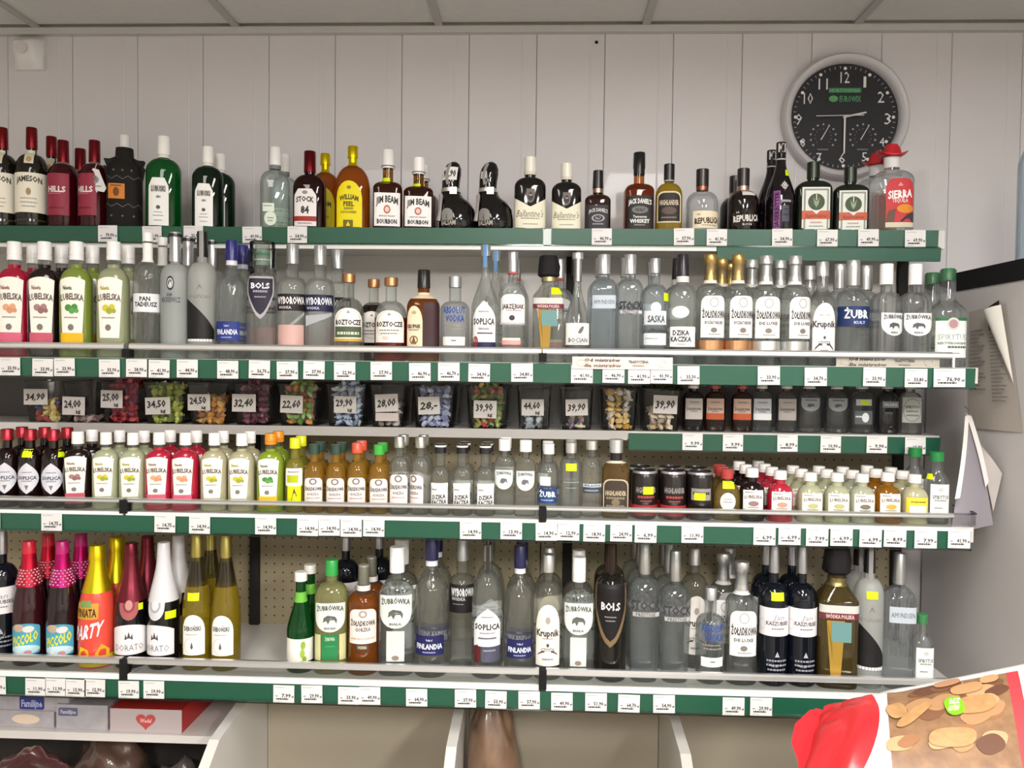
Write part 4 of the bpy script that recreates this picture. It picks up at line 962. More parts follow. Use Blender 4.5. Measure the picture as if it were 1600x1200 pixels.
T('ss4', 'small_spirit_bottle', 4, 34, 706, 1463, P(.58, .76, .52, 's'), 'g#d8e2de', sec=(3, .85), cap=(.87, 'x#1e7a3c', {'r0': .58, 'r1': .58}), labels=[('rect', -.36, .48, .14, .56, 'p#dfe3df', [('t', 'SPIRYTUS', .5, .58, .12, .8, 'p#6c746e'), ('l', .2, .8, .44, .05, GRY), ('o', .5, .82, .14, .07, 'p#b8bcb8'), ('l', .2, .6, .2, .04, GRY)])])

# --- third shelf (very small)
def tiny(n, x, glass, lab, sec=(3.5, .7), w=32, cap='x#e0dcd8'):
    T(n, 'small_flat_bottle', 3, w, 596, x, P(.60, .80, .40, 'round'), glass, sec=sec, cap=(.86, cap, {'r0': .50, 'r1': .50}), labels=lab)
tl = lambda a, b: [('rect', -.42, .40, .24, .66, a, [('t', 'ŻOŁĄDKOWA', .5, .5, .12, .84, 'p#4c4444'), ('l', .3, .7, .36, .05, GRY), ('l', .25, .75, .8, .05, GRY)] + ([('r', 0, 1, 0, .3, b)] if b else []))]
tiny('t1', 1083, 'g#6a6664', tl('p#c6bcb8', None)); tiny('t2', 1117, 'g#a06a50', tl('p#d2b4a4', 'p#c45c34'), cap='x#b03a34')
tiny('t4', 1190, 'g#b4b8ba', tl('p#c8ccd2', 'p#eef0f2')); tiny('t5', 1229, 'g#a09c9a', tl('p#b4aca8', None))
tiny('t6', 1264, 'g#a8aeb0', [('shield', -.4, .4, .42, .68, 'p#9aa0a2', [('p', [(.3, .34), (.32, .5), (.42, .58), (.66, .54), (.7, .32), (.6, .42), (.46, .3)], 'p#54565a'), ('l', .2, .8, .8, .08, 'p#54565a')])], (3, .55), 35)
tiny('t8', 1346, 'g#b4bcc0', [('rect', -.3, .34, .54, .66, 'p#c6ccd2', []), ('rect', -.34, .38, .18, .44, 'p#5c6468', [('o', .6, .5, .2, .36, 'p#e8ecee'), ('l', .05, .5, .5, .12, 'p#e8ecee')])], w=35)
tiny('t9', 1386, 'g#8e9498', [('rect', -.3, .45, .50, .62, 'p#8a9098', [('t', 'FINLANDIA', .5, .5, .4, .8, 'p#dde0e4')])]); tiny('t10', 1422, 'g#a0a29e', [('rect', -.42, .42, .22, .70, 'p#b6bab4', [('ring', .5, .5, .46, .46, .94, 'p#7c807a'), ('t', 'SPIRYTUS', .5, .62, .1, .7, 'p#6a6e6a'), ('l', .2, .8, .42, .06, 'p#7c807a'), ('l', .2, .8, .26, .06, 'p#7c807a')])], w=33)

# --- lowest shelf
chP = [(0, 0), (.86, 0), (.96, .008), (1, .025), (1, .40), (.985, .46), (.93, .53), (.80, .61), (.62, .70), (.47, .79), (.40, .86), (.37, .93), (.37, .985), (.25, .985), (0, .985)]
def grapes(key):
    def f(s):
        m = MB(); rnd = random.Random(3)
        for j in range(6):
            for i in range(14):
                z = (.66 + j * .022) * s.H; a = 2 * PI * (i + .5 * (j % 2)) / 14
                r = s.rad(z) * s.W / 2
                m.lathe([(0, z - .004), (.0042, z - .002), (.0048, z), (.0036, z + .003), (0, z + .004)], key, 6, r * math.cos(a), r * math.sin(a))
        me = m.mesh('foil_bumps', 80)
        return [('foil_bumps', me)]
    return f
picL = [('round', -.50, .42, .10, .33, 'p#4a9cb4', [('s', 'oval', .02, .98, .0, .34, 'p#bcd8e2'), ('t', 'PICCOLO', .5, .56, .34, .84, 'p#e6d820', {'slope': .12}), ('o', .3, .95, .2, .14, 'p#b8a08c'), ('o', .62, .9, .18, .12, 'p#d4d0d0'), ('o', .3, .1, .08, .06, 'p#e8dcdc'), ('o', .6, .08, .12, .08, 'p#c88a90')], .1)]
T('pic', 'party_drink_bottle', 5, 49, 845, 46, chP, 'k#2e0b10', cap=(.90, 'x#c21c30', {'r0': .42, 'r1': .38}), bands=[('neck_foil', .64, .90, .0012, 'm#c2203a')], labels=picL, extra=grapes('m#d8808c'))
TC('pic2', 'pic', x=98, glass='k#1c0a10', cap=(.90, 'x#b01468', {'r0': .42, 'r1': .38}), bands=[('neck_foil', .64, .90, .0012, 'm#b8186c')], extra=grapes('m#d878a8'))
T('par', 'party_drink_bottle', 5, 56, 851, 152, chP, 'x#dc4a3a', cap=(.88, 'm#d8c018', {'r0': .46, 'r1': .42}), bands=[('neck_foil', .62, .89, .0012, 'm#d8c41c'), ('base_print', .02, .11, .0006, 'x#c8b828')],
  labels=[(None, -.56, .5, .08, .62, None, [('s', 'round', .05, .68, .62, .86, 'p#c89434'), ('r', .18, .5, .80, .90, 'p#7a9454'), ('t', 'PINIATA', .36, .72, .12, .54, 'p#3c2a14'), ('t', 'PARTY', .40, .44, .22, .78, 'p#e8dce4', {'slope': .05, 'skew': .2}), ('p', [(.1, .05), (.2, .2), (.42, .16), (.5, .0), (.1, .0)], 'p#e0b820'), ('p', [(.6, .1), (.75, .24), (.95, .14), (.95, .0), (.6, .0)], 'p#d8a428')])])
dorL = [('rect', -.62, .62, .12, .32, 'p#e6e2e4', [('p', [(.40, .62), (.42, .86), (.46, .7), (.5, .95), (.54, .7), (.58, .86), (.60, .62)], 'p#4a4648'), ('t', 'DORATO', .5, .30, .26, .72, 'p#7a7470', {'bold': False})], .22)]
dorC = lambda k, k2: [('neck_foil', .54, .90, .0012, k)]
T('dor', 'sparkling_wine_bottle', 5, 49, 848, 205, chP, 'k#0d0b0c', cap=(.90, 'm#6c2430', {'r0': .42, 'r1': .38}), bands=dorC('m#742a36', 0), labels=dorL + [('shield', -.3, .3, .40, .60, 'p#a85a5c', [('o', .5, .6, .3, .3, 'p#8a3a40'), ('o', .5, .6, .18, .2, 'p#c08a84')], 0, 'foil_seal')])
TC('dor2', 'dor', x=256, top=847, cap=(.90, 'x#d6d4d8', {'r0': .42, 'r1': .38}), bands=dorC('x#d4d2d6', 0), labels=dorL + [('shield', -.3, .3, .40, .60, 'p#d2d0d4', [('o', .5, .6, .3, .3, 'p#aaa8ac'), ('o', .5, .6, .2, .2, 'p#dcdade')], 0, 'foil_seal')])
T('win', 'white_wine_bottle', 5, 46, 834, 307, [(0, 0), (.86, 0), (.96, .008), (1, .02), (1, .36), (.97, .44), (.86, .54), (.66, .66), (.46, .78), (.34, .87), (.32, .92), (.32, .985), (.2, .985), (0, .985)], 'l#b09a28', fill=.62, neckglass='g#8a8048', cap=(.80, 'm#a09450', {'r0': .40, 'r1': .37}),
  labels=[('arch', -.46, .34, .12, .42, 'p#efece6', [('t', 'DEBOŃSKI', .46, .66, .11, .72, 'p#4c4846'), ('l', .2, .72, .5, .03, 'p#b4b0aa'), ('p', [(.4, .2), (.46, .34), (.52, .2), (.46, .14)], 'p#5c5854'), ('ring', .46, .24, .34, .2, .93, 'p#cac6c0')])])
T('gre', 'small_green_bottle', 5, 43, 893, 470, P(.42, .80, .36, 'long'), 'l#0c6428', cap=(.91, 'x#e6e4dc', {'r0': .46, 'r1': .46}), bands=[('neck_label', .70, .80, .0012, 'p#6ab43e')], labels=[('rect', -.62, .62, .12, .35, 'p#e8e6dc', [('o', .62, .72, .07, .18, 'p#8aa83a'), ('o', .60, .36, .07, .2, 'p#98b444'), ('o', .66, .1, .06, .14, 'p#88a438')])])
zb5 = lambda k: [('shield', -.47, .47, .38, .64, 'p#d6dad4', [('t', 'ŻUBRÓWKA', .5, .80, .16, .86, 'p#4c5048', {'arc': .04}), ('p', [(.28, .34), (.3, .5), (.42, .58), (.66, .54), (.72, .44), (.7, .3), (.64, .42), (.5, .42), (.44, .28), (.38, .4)], 'p#5c605a'), ('t', 'BIAŁA' if k else 'BISON GRASS', .5, .14, .07, .36, 'p#6c6e68')])]
T('zbg', 'bison_grass_vodka_bottle', 5, 52, 874, 518, P(.66, .80, .34), 'l#b4b47c', sec=(3, .85), cap=(.86, 'x#2c9a44', {'r0': .38, 'r1': .38}), labels=zb5(0) + [('rect', -.24, .24, .14, .36, 'p#1f7a44', [('t', 'ŻUBRÓWKA', .5, .82, .14, .6, 'p#b8d4b4'), ('l', .2, .8, .5, .05, 'p#4a9a64')]), ('rect', -.5, -.28, .13, .36, 'p#c8c690', []), ('rect', .28, .5, .13, .36, 'p#c8c690', [])])
T('zam', 'bitter_vodka_bottle', 5, 49, 882, 568, P(.64, .76, .36), 'l#a8601c', fill=.74, neckglass='g#a8a898', cap=(.82, 'x#8a887c', {'r0': .36, 'r1': .34}), bands=[('neck_ring', .765, .815, .003, 'p#e6ded6')],
  labels=[('tomb', -.47, .50, .30, .62, 'p#ebe2da', [('ring', .5, .86, .14, .11, .5, 'p#a89c8c'), ('t', 'ŻOŁĄDKOWA', .5, .60, .15, .84, 'p#43382f'), ('t', 'GORZKA', .5, .42, .11, .5, 'p#7c6c60'), ('l', .1, .9, .12, .06, 'p#c8b8a4')]), ('rect', -.2, .2, .245, .29, 'p#4c4438', [('t', 'VODKA', .5, .5, .6, .7, 'p#cfc4b4')])])
TC('zb5', 'zbw', row=5, w=56, top=854, x=620, labels=zb5(1) + [('rect', -.25, .25, .12, .36, 'p#c9d0cc', [('o', .5, .12, .2, .08, 'p#8a7a70')])])
TC('zb5s', 'zb5', w=50, top=870, x=904)
TC('fi5', 'fin', row=5, w=53, top=838, x=674, glass='r#dfe3da', cap=(.83, 'x#191b44', {'r0': .40, 'r1': .40}), labels=[('rect', -.48, .48, .165, .31, 'p#1d1f52', [('t', 'Vodka of', .5, .78, .1, .2, 'p#c8cce0'), ('t', 'FINLANDIA', .5, .46, .26, .84, 'p#dfe2ee'), ('l', .3, .7, .14, .06, 'p#9aa2c8')])])
TC('fi5b', 'fi5', w=48, top=852, x=812)
TC('wy5', 'wyb', row=5, w=46, top=850, x=722, labels=[('rect', -.5, .5, .44, .66, 'p#141214', [('t', 'WYBOROWA', .55, .74, .28, .86, 'p#dcdcdc'), ('t', 'WODKA', .4, .5, .12, .5, 'p#b4b4b4'), ('l', .2, .6, .3, .03, 'p#8a8888')])])
TC('so5', 'sop', row=5, w=48, top=851, x=761, cap=(.88, 'm#8e8c84', {'r0': .34, 'r1': .32, 'strip': 'p#2c2a28'}), labels=[('point', -.5, .5, .25, .54, 'p#e6e6e6', [('l', .3, .7, .76, .03, GRY), ('t', 'SOPLICA', .5, .52, .15, .88, 'p#3c3a3e'), ('l', .25, .75, .34, .03, GRY), ('r', .2, .8, .2, .24, 'p#6a6870')]), ('rect', -.2, .48, .13, .25, 'p#4c4c5e', [('l', .1, .7, .7, .1, 'p#9a9aa6')]), ('oval', -.5, -.22, .12, .26, 'p#5c1e22', [])], prof=P(.55, .80, .30, 'round'))
TC('kr5', 'kru', row=5, w=46, top=866, x=856, glass='g#d6dac8', prof=P(.62, .78, .34, 'round'), labels=[('arch', -.44, .46, .12, .62, 'p#e8e2da', [('t', 'Krupnik', .5, .54, .11, .9, 'p#3a3434'), ('o', .5, .74, .09, .06, 'p#a89c94'), ('l', .3, .7, .44, .015, GRY), ('o', .5, .34, .05, .03, 'p#4a4444'), ('t', 'CZYSTA', .5, .27, .05, .5, GRY), ('p', [(.1, .17), (.3, .22), (.7, .22), (.9, .17), (.85, .2), (.7, .25), (.3, .25), (.15, .2)], 'p#4a2c2c'), ('l', .3, .7, .1, .03, GRY)])])
T('bo5', 'dark_labelled_vodka_bottle', 5, 50, 849, 954, P(.66, .78, .30, 'round'), 'g#a8a294', cap=(.80, 'm#4a3428', {'r0': .36, 'r1': .33, 'strip': 'p#15100e'}),
  labels=[('spade', -.60, .60, .26, .72, 'p#7a6448', [('s', 'spade', .08, .92, .10, 1.0, 'p#120e0f'), ('t', 'BOLS', .5, .66, .12, .5, 'p#e6e0e0'), ('l', .35, .65, .48, .02, 'p#8a8480'), ('l', .38, .62, .42, .02, 'p#8a8480')])])
TC('st5', 'stk', row=5, w=50, top=846, x=1006, prof=P(.62, .74, .36, 'round', foot=.86), cap=(.77, 'm#a8a8a4', {'r0': .40, 'r1': .34}), labels=[(None, -.5, .5, .46, .62, None, [('t', 'STOCK', .5, .66, .42, .96, 'p#3a363c'), ('r', .1, .95, .14, .34, 'p#aeb0ae'), ('t', 'PRESTIGE', .5, .24, .16, .6, 'p#6a666a')])])
TC('st5b', 'st5', w=48, top=860, x=1054)
TC('ab5', 'abs', row=5, w=44, top=917, x=1112)
TC('zo5', 'zos', row=5, w=48, top=877, x=1158, bands=[('neck_ring', .735, .765, .002, 'p#d6d6d2')], labels=zolL('DE LUXE'))
T('wn5', 'dark_vodka_bottle', 5, 46, 848, 1208, P(.60, .72, .30, 'round'), 'k#0a0f18', cap=(.79, 'm#a8a8ac', {'r0': .36, 'r1': .30}), bands=[],
  labels=[('rect', -.60, .60, .36, .56, 'p#e2dee0', [('t', 'Jan', .6, .68, .2, .3, 'p#9a9094', {'bold': False, 'skew': .3}), ('t', 'KASZUBSKI', .56, .46, .14, .62, 'p#6a6468'), ('l', .4, .75, .24, .05, GRY), ('ring', .14, .4, .1, .2, .85, 'p#d0ccce')]), (None, -.3, .45, .10, .26, None, [('p', [(.4, .7), (.5, .95), (.6, .7)], 'p#a8aab0'), ('l', .05, .95, .5, .08, 'p#8a8c94'), ('l', .05, .95, .3, .08, 'p#8a8c94'), ('l', .1, .9, .1, .08, 'p#8a8c94')])])
TC('sr5', 'str', row=5, w=60, top=852, x=1306, glass='l#6a5a30', bands=[('neck_ring', .72, .775, .002, 'm#8a7c50')])
TC('og5', 'ogi', row=5, w=43, top=850, x=1356)
TC('am5', 'amu', row=5, w=46, top=864, x=1404, cap=(.77, 'm#b0b2b2', {'r0': .40, 'r1': .36}), prof=P(.62, .75, .36, 'round'))
TC('ss5', 'ss4', row=5, w=33, top=960, x=1441, cap=(.87, 'x#2c8a48', {'r0': .50, 'r1': .50}))

# ------------------------------------------------------------------ bottles set out on the shelves
YMID = {1: 310, 2: 480, 3: 640, 4: 750, 5: 960}
GROUPS = {1: 'bottles on the top shelf', 2: 'bottles on the second shelf', 3: 'small bottles on the sweets shelf', 4: 'small bottles on the fourth shelf', 5: 'bottles on the lowest shelf'}
NB = [0]; PLACED = []
def pl(ty, x, deep, desc, st=None, rot=0.0, dy=0.0, dx=0.0):
    t = TY[ty]
    if t.meshes is None: t.build()
    yc, z = ROWS[t.row]
    rnd = random.Random(int(x * 7 + dy * 1000))
    pitch = t.W * (1 if t.sec[1] > .9 else t.sec[1] + .08) * 1.03 + .003
    X = at(x, YMID[t.row], yc + dy).x
    cat = 'can' if 'can' in t.kind.split('_') else 'bottle'
    for k in range(deep):
        Y = yc + dy + k * pitch
        if k: Y = max(Y, ylast + pitch)
        def clash(Y):
            Xk = at(x, YMID[t.row], Y).x if k == 0 else X + dx * k
            return any(r_ == t.row and math.hypot((Xk - a_) / (t.W / 2 + w_), (Y - b_) / (t.W / 2 * t.sec[1] + d_)) < .94 for a_, b_, w_, d_, r_, _ in PLACED)
        g = 0
        while clash(Y) and g < (6 if k == 0 and dy == 0 else 40): Y += .004; g += 1
        if k == 0: X = at(x, YMID[t.row], Y).x
        ylast = Y
        if Y + t.W / 2 * t.sec[1] > YB - .016: break
        if k and Y > YT - .035 and z + t.H > {2: 1.78, 4: 1.30}.get(t.row, 9): break
        lab = desc
        if deep > 1: lab = desc + (', front of its file' if k == 0 else ', %s back in its file' % ORD[k])
        va = math.atan2(-X, Y)
        r = va * (.55 if X < 0 else .25) + math.radians(rot + rnd.uniform(-4, 4) + (rnd.uniform(-14, 14) if k else 0))
        t.place((X + dx * k + (rnd.uniform(-.003, .003) if k else 0), Y, z), r, lab, cat, GROUPS[t.row], st if k == 0 else None)
        NB[0] += 1
        PLACED.append((X + dx * k, Y, t.W / 2, t.W / 2 * t.sec[1], t.row, lab))

# top shelf
pl('jam', 4, 1, 'dark whisky bottle with red cap, cut by the picture edge')
pl('jam', 50, 2, 'dark whisky bottle with red cap and cream label')
pl('hil', 99, 2, 'red liqueur bottle beside the cream-labelled dark whisky')
pl('hil', 148, 1, 'red liqueur bottle behind a white triangular neck tag', rot=-14)
pl('zig', 195, 1, 'black winged bottle with zigzag lines and orange label')
pl('gin', 256, 1, 'large bright green gin bottle with white cap')
pl('gin2', 325, 3, 'small dark green gin bottle with white cap')
pl('clr', 430, 2, 'clear greenish bottle with white cap and grey neck band')
pl('s84', 484, 1, 'dark brandy bottle with white label and maroon cap')
pl('wpl', 508, 1, 'amber bottle half hidden behind the maroon-capped brandy', dy=.075)
pl('wpl', 551, 1, 'amber whisky bottle with yellow label and yellow cap')
pl('jbm', 606, 1, 'larger white-capped bourbon bottle with yellow neck sticker', st=[(-.1, .60, NEON, .013, .009)])
pl('jbm2', 654, 2, 'smaller white-capped bourbon bottle with white label', st=[(-.1, .60, NEON, .012, .006)])
pl('cat', 715, 1, 'black boot-shaped bottle wearing a white price card', st=[(-.04, .80, 'p#e2dedc', .020, .0165, '99,90')])
pl('cat', 773, 1, 'black boot-shaped bottle with a blank white sticker', st=[(-.12, .78, 'p#d8d4d2', .008, .009)])
pl('bal', 828, 1, 'taller black and cream whisky bottle with ivory cap')
pl('bal2', 885, 1, 'shorter black and cream whisky bottle with ivory cap')
pl('jdh', 934, 1, 'short brown whisky bottle with dark grey label')
pl('jda', 998, 1, 'tall amber whiskey bottle with black label and black cap')
pl('hig', 1045, 1, 'flat golden whisky bottle with black cap and bordered label')
pl('rep', 1097, 1, 'clear rum bottle with brown cap and cream label')
pl('rep2', 1161, 3, 'dark rum bottle with white lettering', st=[(.12, .60, 'p#dcd8d4', .017, .009)])
pl('alb', 1219, 3, 'tall black tapered bottle with purple strip', st=[(.25, .65, NEON, .011, .008)])
pl('jgm', 1270, 1, 'larger dark herbal liqueur bottle with orange-banded label')
pl('jgm2', 1328, 1, 'smaller dark herbal liqueur bottle with orange-banded label')
pl('sie', 1392, 1, 'front clear tequila bottle wearing a red sombrero cap')
pl('sie', 1369, 1, 'tequila bottle with red sombrero half hidden behind another', dy=.085, rot=150)

# second shelf
pl('lur', 23, 2, 'raspberry red liqueur bottle with white cap')
pl('lud', 70, 2, 'dark cherry liqueur bottle with white cap, second shelf')
pl('lum', 120, 3, 'green mint liqueur bottle with yellow label foot')
pl('lul', 178, 3, 'cloudy lemon liqueur bottle with white cap, second shelf')
pl('pan', 231, 2, 'clear vodka bottle with white paper neck wrap')
pl('mic', 274, 3, 'frosted vodka bottle with round dark emblem and silver cap')
pl('ogi', 316, 1, 'frosted vodka bottle with black curve, second shelf')
pl('mic', 332, 1, 'frosted silver-capped vodka bottle hidden behind the black-curve bottle', dy=.08)
pl('fin', 362, 2, 'ridged clear vodka bottle with blue cap and blue label')
pl('bol', 410, 1, 'vodka bottle in clear wrap with dark shield label')
pl('wyb', 423, 1, 'silver-capped vodka bottle behind the clear-wrapped one', dy=.1)
pl('wyb', 457, 1, 'silver-capped vodka bottle with black band and pinkish foot')
pl('wyb2', 500, 1, 'silver-capped vodka bottle with navy band, second shelf')
pl('wyb', 527, 1, 'silver-capped vodka bottle behind the navy-banded one', dy=.095)
pl('roz', 545, 1, 'squat clear bottle with copper cap and landscape label')
pl('rozd', 584, 1, 'squat dark bottle with copper cap set back', dy=.07)
pl('rozr', 611, 1, 'squat red liqueur bottle with copper cap')
pl('hon', 662, 1, 'amber honey liqueur bottle with black cap')
pl('abs', 711, 1, 'short clear vodka bottle with blue lettering, second shelf')
pl('sop', 758, 1, 'slim-necked vodka bottle with blue neck strip')
pl('sop', 774, 1, 'dim vodka bottle behind the blue-stripped slim one', dy=.10)
pl('jar', 801, 2, 'rowanberry vodka bottle with silver cap and arched label')
pl('str', 857, 1, 'square bottle with black cloth cap, second shelf', st=[(.26, .665, NEON, .013, .0085)])
pl('jar', 874, 1, 'dim silver-capped bottle behind the black cloth cap', dy=.13)
pl('boc', 902, 1, 'teardrop clear vodka bottle with white lower label')
pl('amu', 943, 2, 'square bluish vodka bottle with silver cap, second shelf')
pl('stk', 984, 2, 'clear silver-capped vodka bottle beside the bluish square one')
pl('sas', 1023, 2, 'bluish clear vodka bottle with two pale labels', st=[(.48, .63, NEON, .011, .0095)])
pl('dzi', 1066, 2, 'vodka bottle with dark cap and small white label')
pl('zog', 1109, 1, 'gold-capped vodka bottle next to the dark-capped one', rot=10)
pl('zog', 1127, 1, 'gold-capped vodka bottle set back between the two front ones', dy=.08)
pl('zog', 1140, 1, 'gold-capped vodka bottle furthest back of the gold ones', dy=.15)
pl('zog', 1152, 1, 'gold-capped vodka bottle next to the silver-capped ones', rot=16)
pl('zos', 1174, 1, 'silver-capped vodka bottle set back beside gold caps', dy=.075)
pl('zos', 1196, 1, 'silver-foiled vodka bottle nearest the gold-capped pair', rot=5)
pl('zos', 1218, 1, 'silver-capped vodka bottle set back between the silver-foiled pair', dy=.085)
pl('zos', 1241, 1, 'silver-foiled vodka bottle next to the arched cream label', rot=20)
pl('kru', 1284, 1, 'clear vodka bottle with tall arched pale label, second shelf')
pl('kru', 1264, 1, 'clear vodka bottle set back beside the tall arched label', dy=.085)
pl('zub', 1311, 1, 'navy-labelled silver-necked vodka bottle set back', dy=.075)
pl('zub', 1332, 1, 'front navy-labelled vodka bottle with silver neck foil')
pl('zub', 1352, 1, 'silver-necked vodka bottle peeping behind the navy-labelled front one', dy=.10)
pl('zbw', 1384, 2, 'white-capped bison vodka bottle beside the navy-labelled one', rot=25)
pl('zbw', 1429, 1, 'white-capped bison vodka bottle beside the green-capped spirit')
pl('spi', 1480, 1, 'green-capped rectified spirit bottle at the shelf end')
pl('spi', 1456, 1, 'green-capped rectified spirit bottle set back', dy=.085)

# third shelf, small bottles
for ty, x, d in (('t1', 1083, 'small dark flat bottle nearest the sweet tubs'), ('t2', 1117, 'small orange-footed flat bottle nearer the sweet tubs'), ('t2', 1159, 'small orange-footed flat bottle nearer the silver one'),
                 ('t4', 1190, 'small flat bottle with bright silver-white label'), ('t5', 1229, 'small flat bottle with dull beige label'), ('t6', 1264, 'small flask with oval label, nearer the sweets'),
                 ('t6', 1307, 'small flask with oval label, nearer the cooler'), ('t8', 1346, 'small flat bottle with lime sticker and silver labels'), ('t9', 1386, 'small grey-banded flat bottle, second from shelf end'), ('t10', 1422, 'small spirit bottle with large pale label, last on shelf')):
    pl(ty, x, 1, d, st=[(.05, .60, NEON, .0095, .0055)] if ty == 't8' else None)

# fourth shelf
pl('lc', 12, 2, 'first dark red-capped bottle with leaf-shaped label')
pl('lc', 48, 2, 'middle dark red-capped bottle with leaf-shaped label', st=[(.0, .70, NEON, .0105, .0095)])
pl('lc', 84, 2, 'third dark red-capped bottle with leaf-shaped label', st=[(.42, .70, NEON, .009, .009)])
pl('sd', 122, 3, 'small dark cherry liqueur bottle with white cap')
pl('sl', 166, 2, 'small cloudy lemon bottle beside the dark cherry one')
pl('sl', 208, 2, 'small cloudy lemon bottle beside the raspberry ones')
pl('sr', 249, 3, 'small raspberry red bottle, nearer the cherry one')
pl('sr', 290, 3, 'small raspberry red bottle, nearer the pale ones')
pl('sl2', 335, 3, 'small pale quince bottle beside the raspberry ones')
pl('sl2', 378, 2, 'small pale quince bottle beside the mint one')
pl('sm', 423, 3, 'small mint green bottle with orange cap')
pl('yel', 461, 2, 'small bottle with bright yellow cap and yellow label')
pl('z1', 491, 2, 'small amber bottle with dark green cap beside yellow cap')
pl('z1', 525, 2, 'small amber dark-green-capped bottle, nearer the coral cap')
pl('z3', 558, 2, 'small amber bottle with coral red cap')
pl('z4', 592, 2, 'small amber bottle with bright green cap')
pl('zc', 624, 2, 'small clear white-labelled bottle beside the bright green cap')
pl('zc', 657, 2, 'small clear white-labelled bottle beside the black caps', rot=-40)
pl('dz4', 688, 1, 'first small clear bottle with black cap and square label')
pl('dz4', 722, 2, 'middle small clear bottle with black cap and square label')
pl('dz4', 758, 2, 'third small clear bottle with black cap and square label', rot=12)
pl('zf4', 788, 2, 'vodka hip flask with shield label beside black caps')
pl('zf4', 821, 1, 'vodka hip flask with shield label beside navy label')
pl('zu4', 857, 2, 'small clear bottle with navy label and white sticker')
pl('cb4', 892, 2, 'small clear bottle with lime sticker on its shoulder', st=[(-.02, .68, NEON, .0125, .0085)])
pl('bb4', 924, 1, 'small clear bottle with grey banded label')
pl('hi4', 962, 1, 'flat whisky bottle with silver cap and brown label')
pl('can', 1007, 2, 'black and red can nearest the flat whisky', st=[(.08, .60, NEON, .0125, .009)])
pl('can', 1052, 2, 'black and red can between two other cans')
pl('can2', 1094, 2, 'black can with lime sticker beside the round flask', st=[(-.06, .50, NEON, .0125, .0085)])
pl('fla', 1136, 3, 'round golden flask with red cap and oval label', st=[(.02, .70, NEON, .0135, .0085)])
pl('md', 1175, 3, 'dark cherry miniature bottle with white cap')
pl('mr', 1219, 4, 'raspberry red miniature bottle with white cap')
pl('ml', 1266, 3, 'pale lemon miniature bottle beside the red one')
pl('ml', 1308, 3, 'pale lemon miniature bottle, second from the red one')
pl('ml3', 1347, 3, 'pale miniature bottle with grey label picture')
pl('mg', 1387, 3, 'golden honey miniature bottle with white cap')
pl('my', 1429, 3, 'pale miniature bottle with yellow label')
pl('ss4', 1463, 2, 'small green-capped spirit bottle at the fourth shelf end', dx=-.012, st=[(-.4, .66, NEON, .008, .006)])

# lowest shelf
pl('pic', 46, 2, 'party drink bottle with red foil neck and blue label')
pl('pic2', 98, 2, 'party drink bottle with magenta foil neck')
pl('par', 152, 2, 'coral party drink bottle with yellow foil neck')
pl('dor', 205, 2, 'dark sparkling wine bottle with wine red foil', st=[(.36, .50, NEON, .006, .008)])
pl('dor2', 256, 2, 'dark sparkling wine bottle with white foil', rot=-24, st=[(.5, .44, NEON, .0135, .0095)])
pl('win', 308, 2, 'pale wine bottle with lime sticker', st=[(-.06, .55, NEON, .0135, .0095)])
pl('win', 353, 1, 'pale wine bottle beside the empty shelf space')
pl('gre', 470, 2, 'small green bottle with white cap and fruit label')
pl('zbg', 518, 1, 'bison grass vodka bottle with green cap')
pl('zam', 568, 2, 'amber bitter vodka bottle with white label')
pl('zb5', 620, 2, 'tall white-capped bison vodka bottle beside amber bitter vodka')
pl('fi5', 674, 2, 'tall navy-capped ridged vodka bottle beside white cap')
pl('wy5', 722, 1, 'black-banded vodka bottle set back on the lowest shelf', dy=.06)
pl('so5', 761, 2, 'vodka bottle with arched pointed label and dark neck strip')
pl('fi5b', 812, 2, 'shorter navy-capped ridged vodka bottle beside tall arched label')
pl('kr5', 856, 2, 'clear vodka bottle with tall arched label, lowest shelf')
pl('zb5s', 904, 2, 'shorter white-capped bison vodka bottle, lowest shelf')
pl('bo5', 954, 2, 'vodka bottle with large black pointed label')
pl('st5', 1006, 3, 'tall tapered silver-necked vodka bottle beside black pointed label')
pl('st5b', 1054, 3, 'shorter tapered silver-necked vodka bottle beside blue lettering')
pl('ab5', 1110, 1, 'short clear vodka bottle with blue lettering, lowest shelf')
pl('zo5', 1129, 1, 'dim silver-necked bottle behind the blue-lettered one', dy=.085)
pl('zo5', 1158, 2, 'silver-necked vodka bottle with pale arched label, lowest shelf')
pl('wn5', 1208, 2, 'dark vodka bottle with white label and lime sticker', st=[(.06, .64, NEON, .0145, .0095)])
pl('wn5', 1252, 2, 'dark vodka bottle with white label, no sticker')
pl('sr5', 1306, 1, 'square bottle with black cloth cap, lowest shelf')
pl('og5', 1357, 2, 'frosted vodka bottle with black curve, lowest shelf', st=[(.0, .66, NEON, .0125, .009)])
pl('am5', 1404, 1, 'square bluish vodka bottle with silver cap, lowest shelf')
pl('wn5', 540, 1, 'dim dark bottle behind the green-capped bison vodka', dy=.13)
pl('wn5', 592, 1, 'dim dark bottle behind the amber bitter vodka', dy=.16)
pl('wn5', 4, 1, 'dim dark bottle at the picture edge, lowest shelf', dy=.02)
pl('kr5', 1084, 1, 'dim clear bottle between tapered and blue-lettered bottles, lowest shelf', dy=.10)
pl('ss5', 1441, 1, 'small green-capped spirit bottle on the lowest shelf')

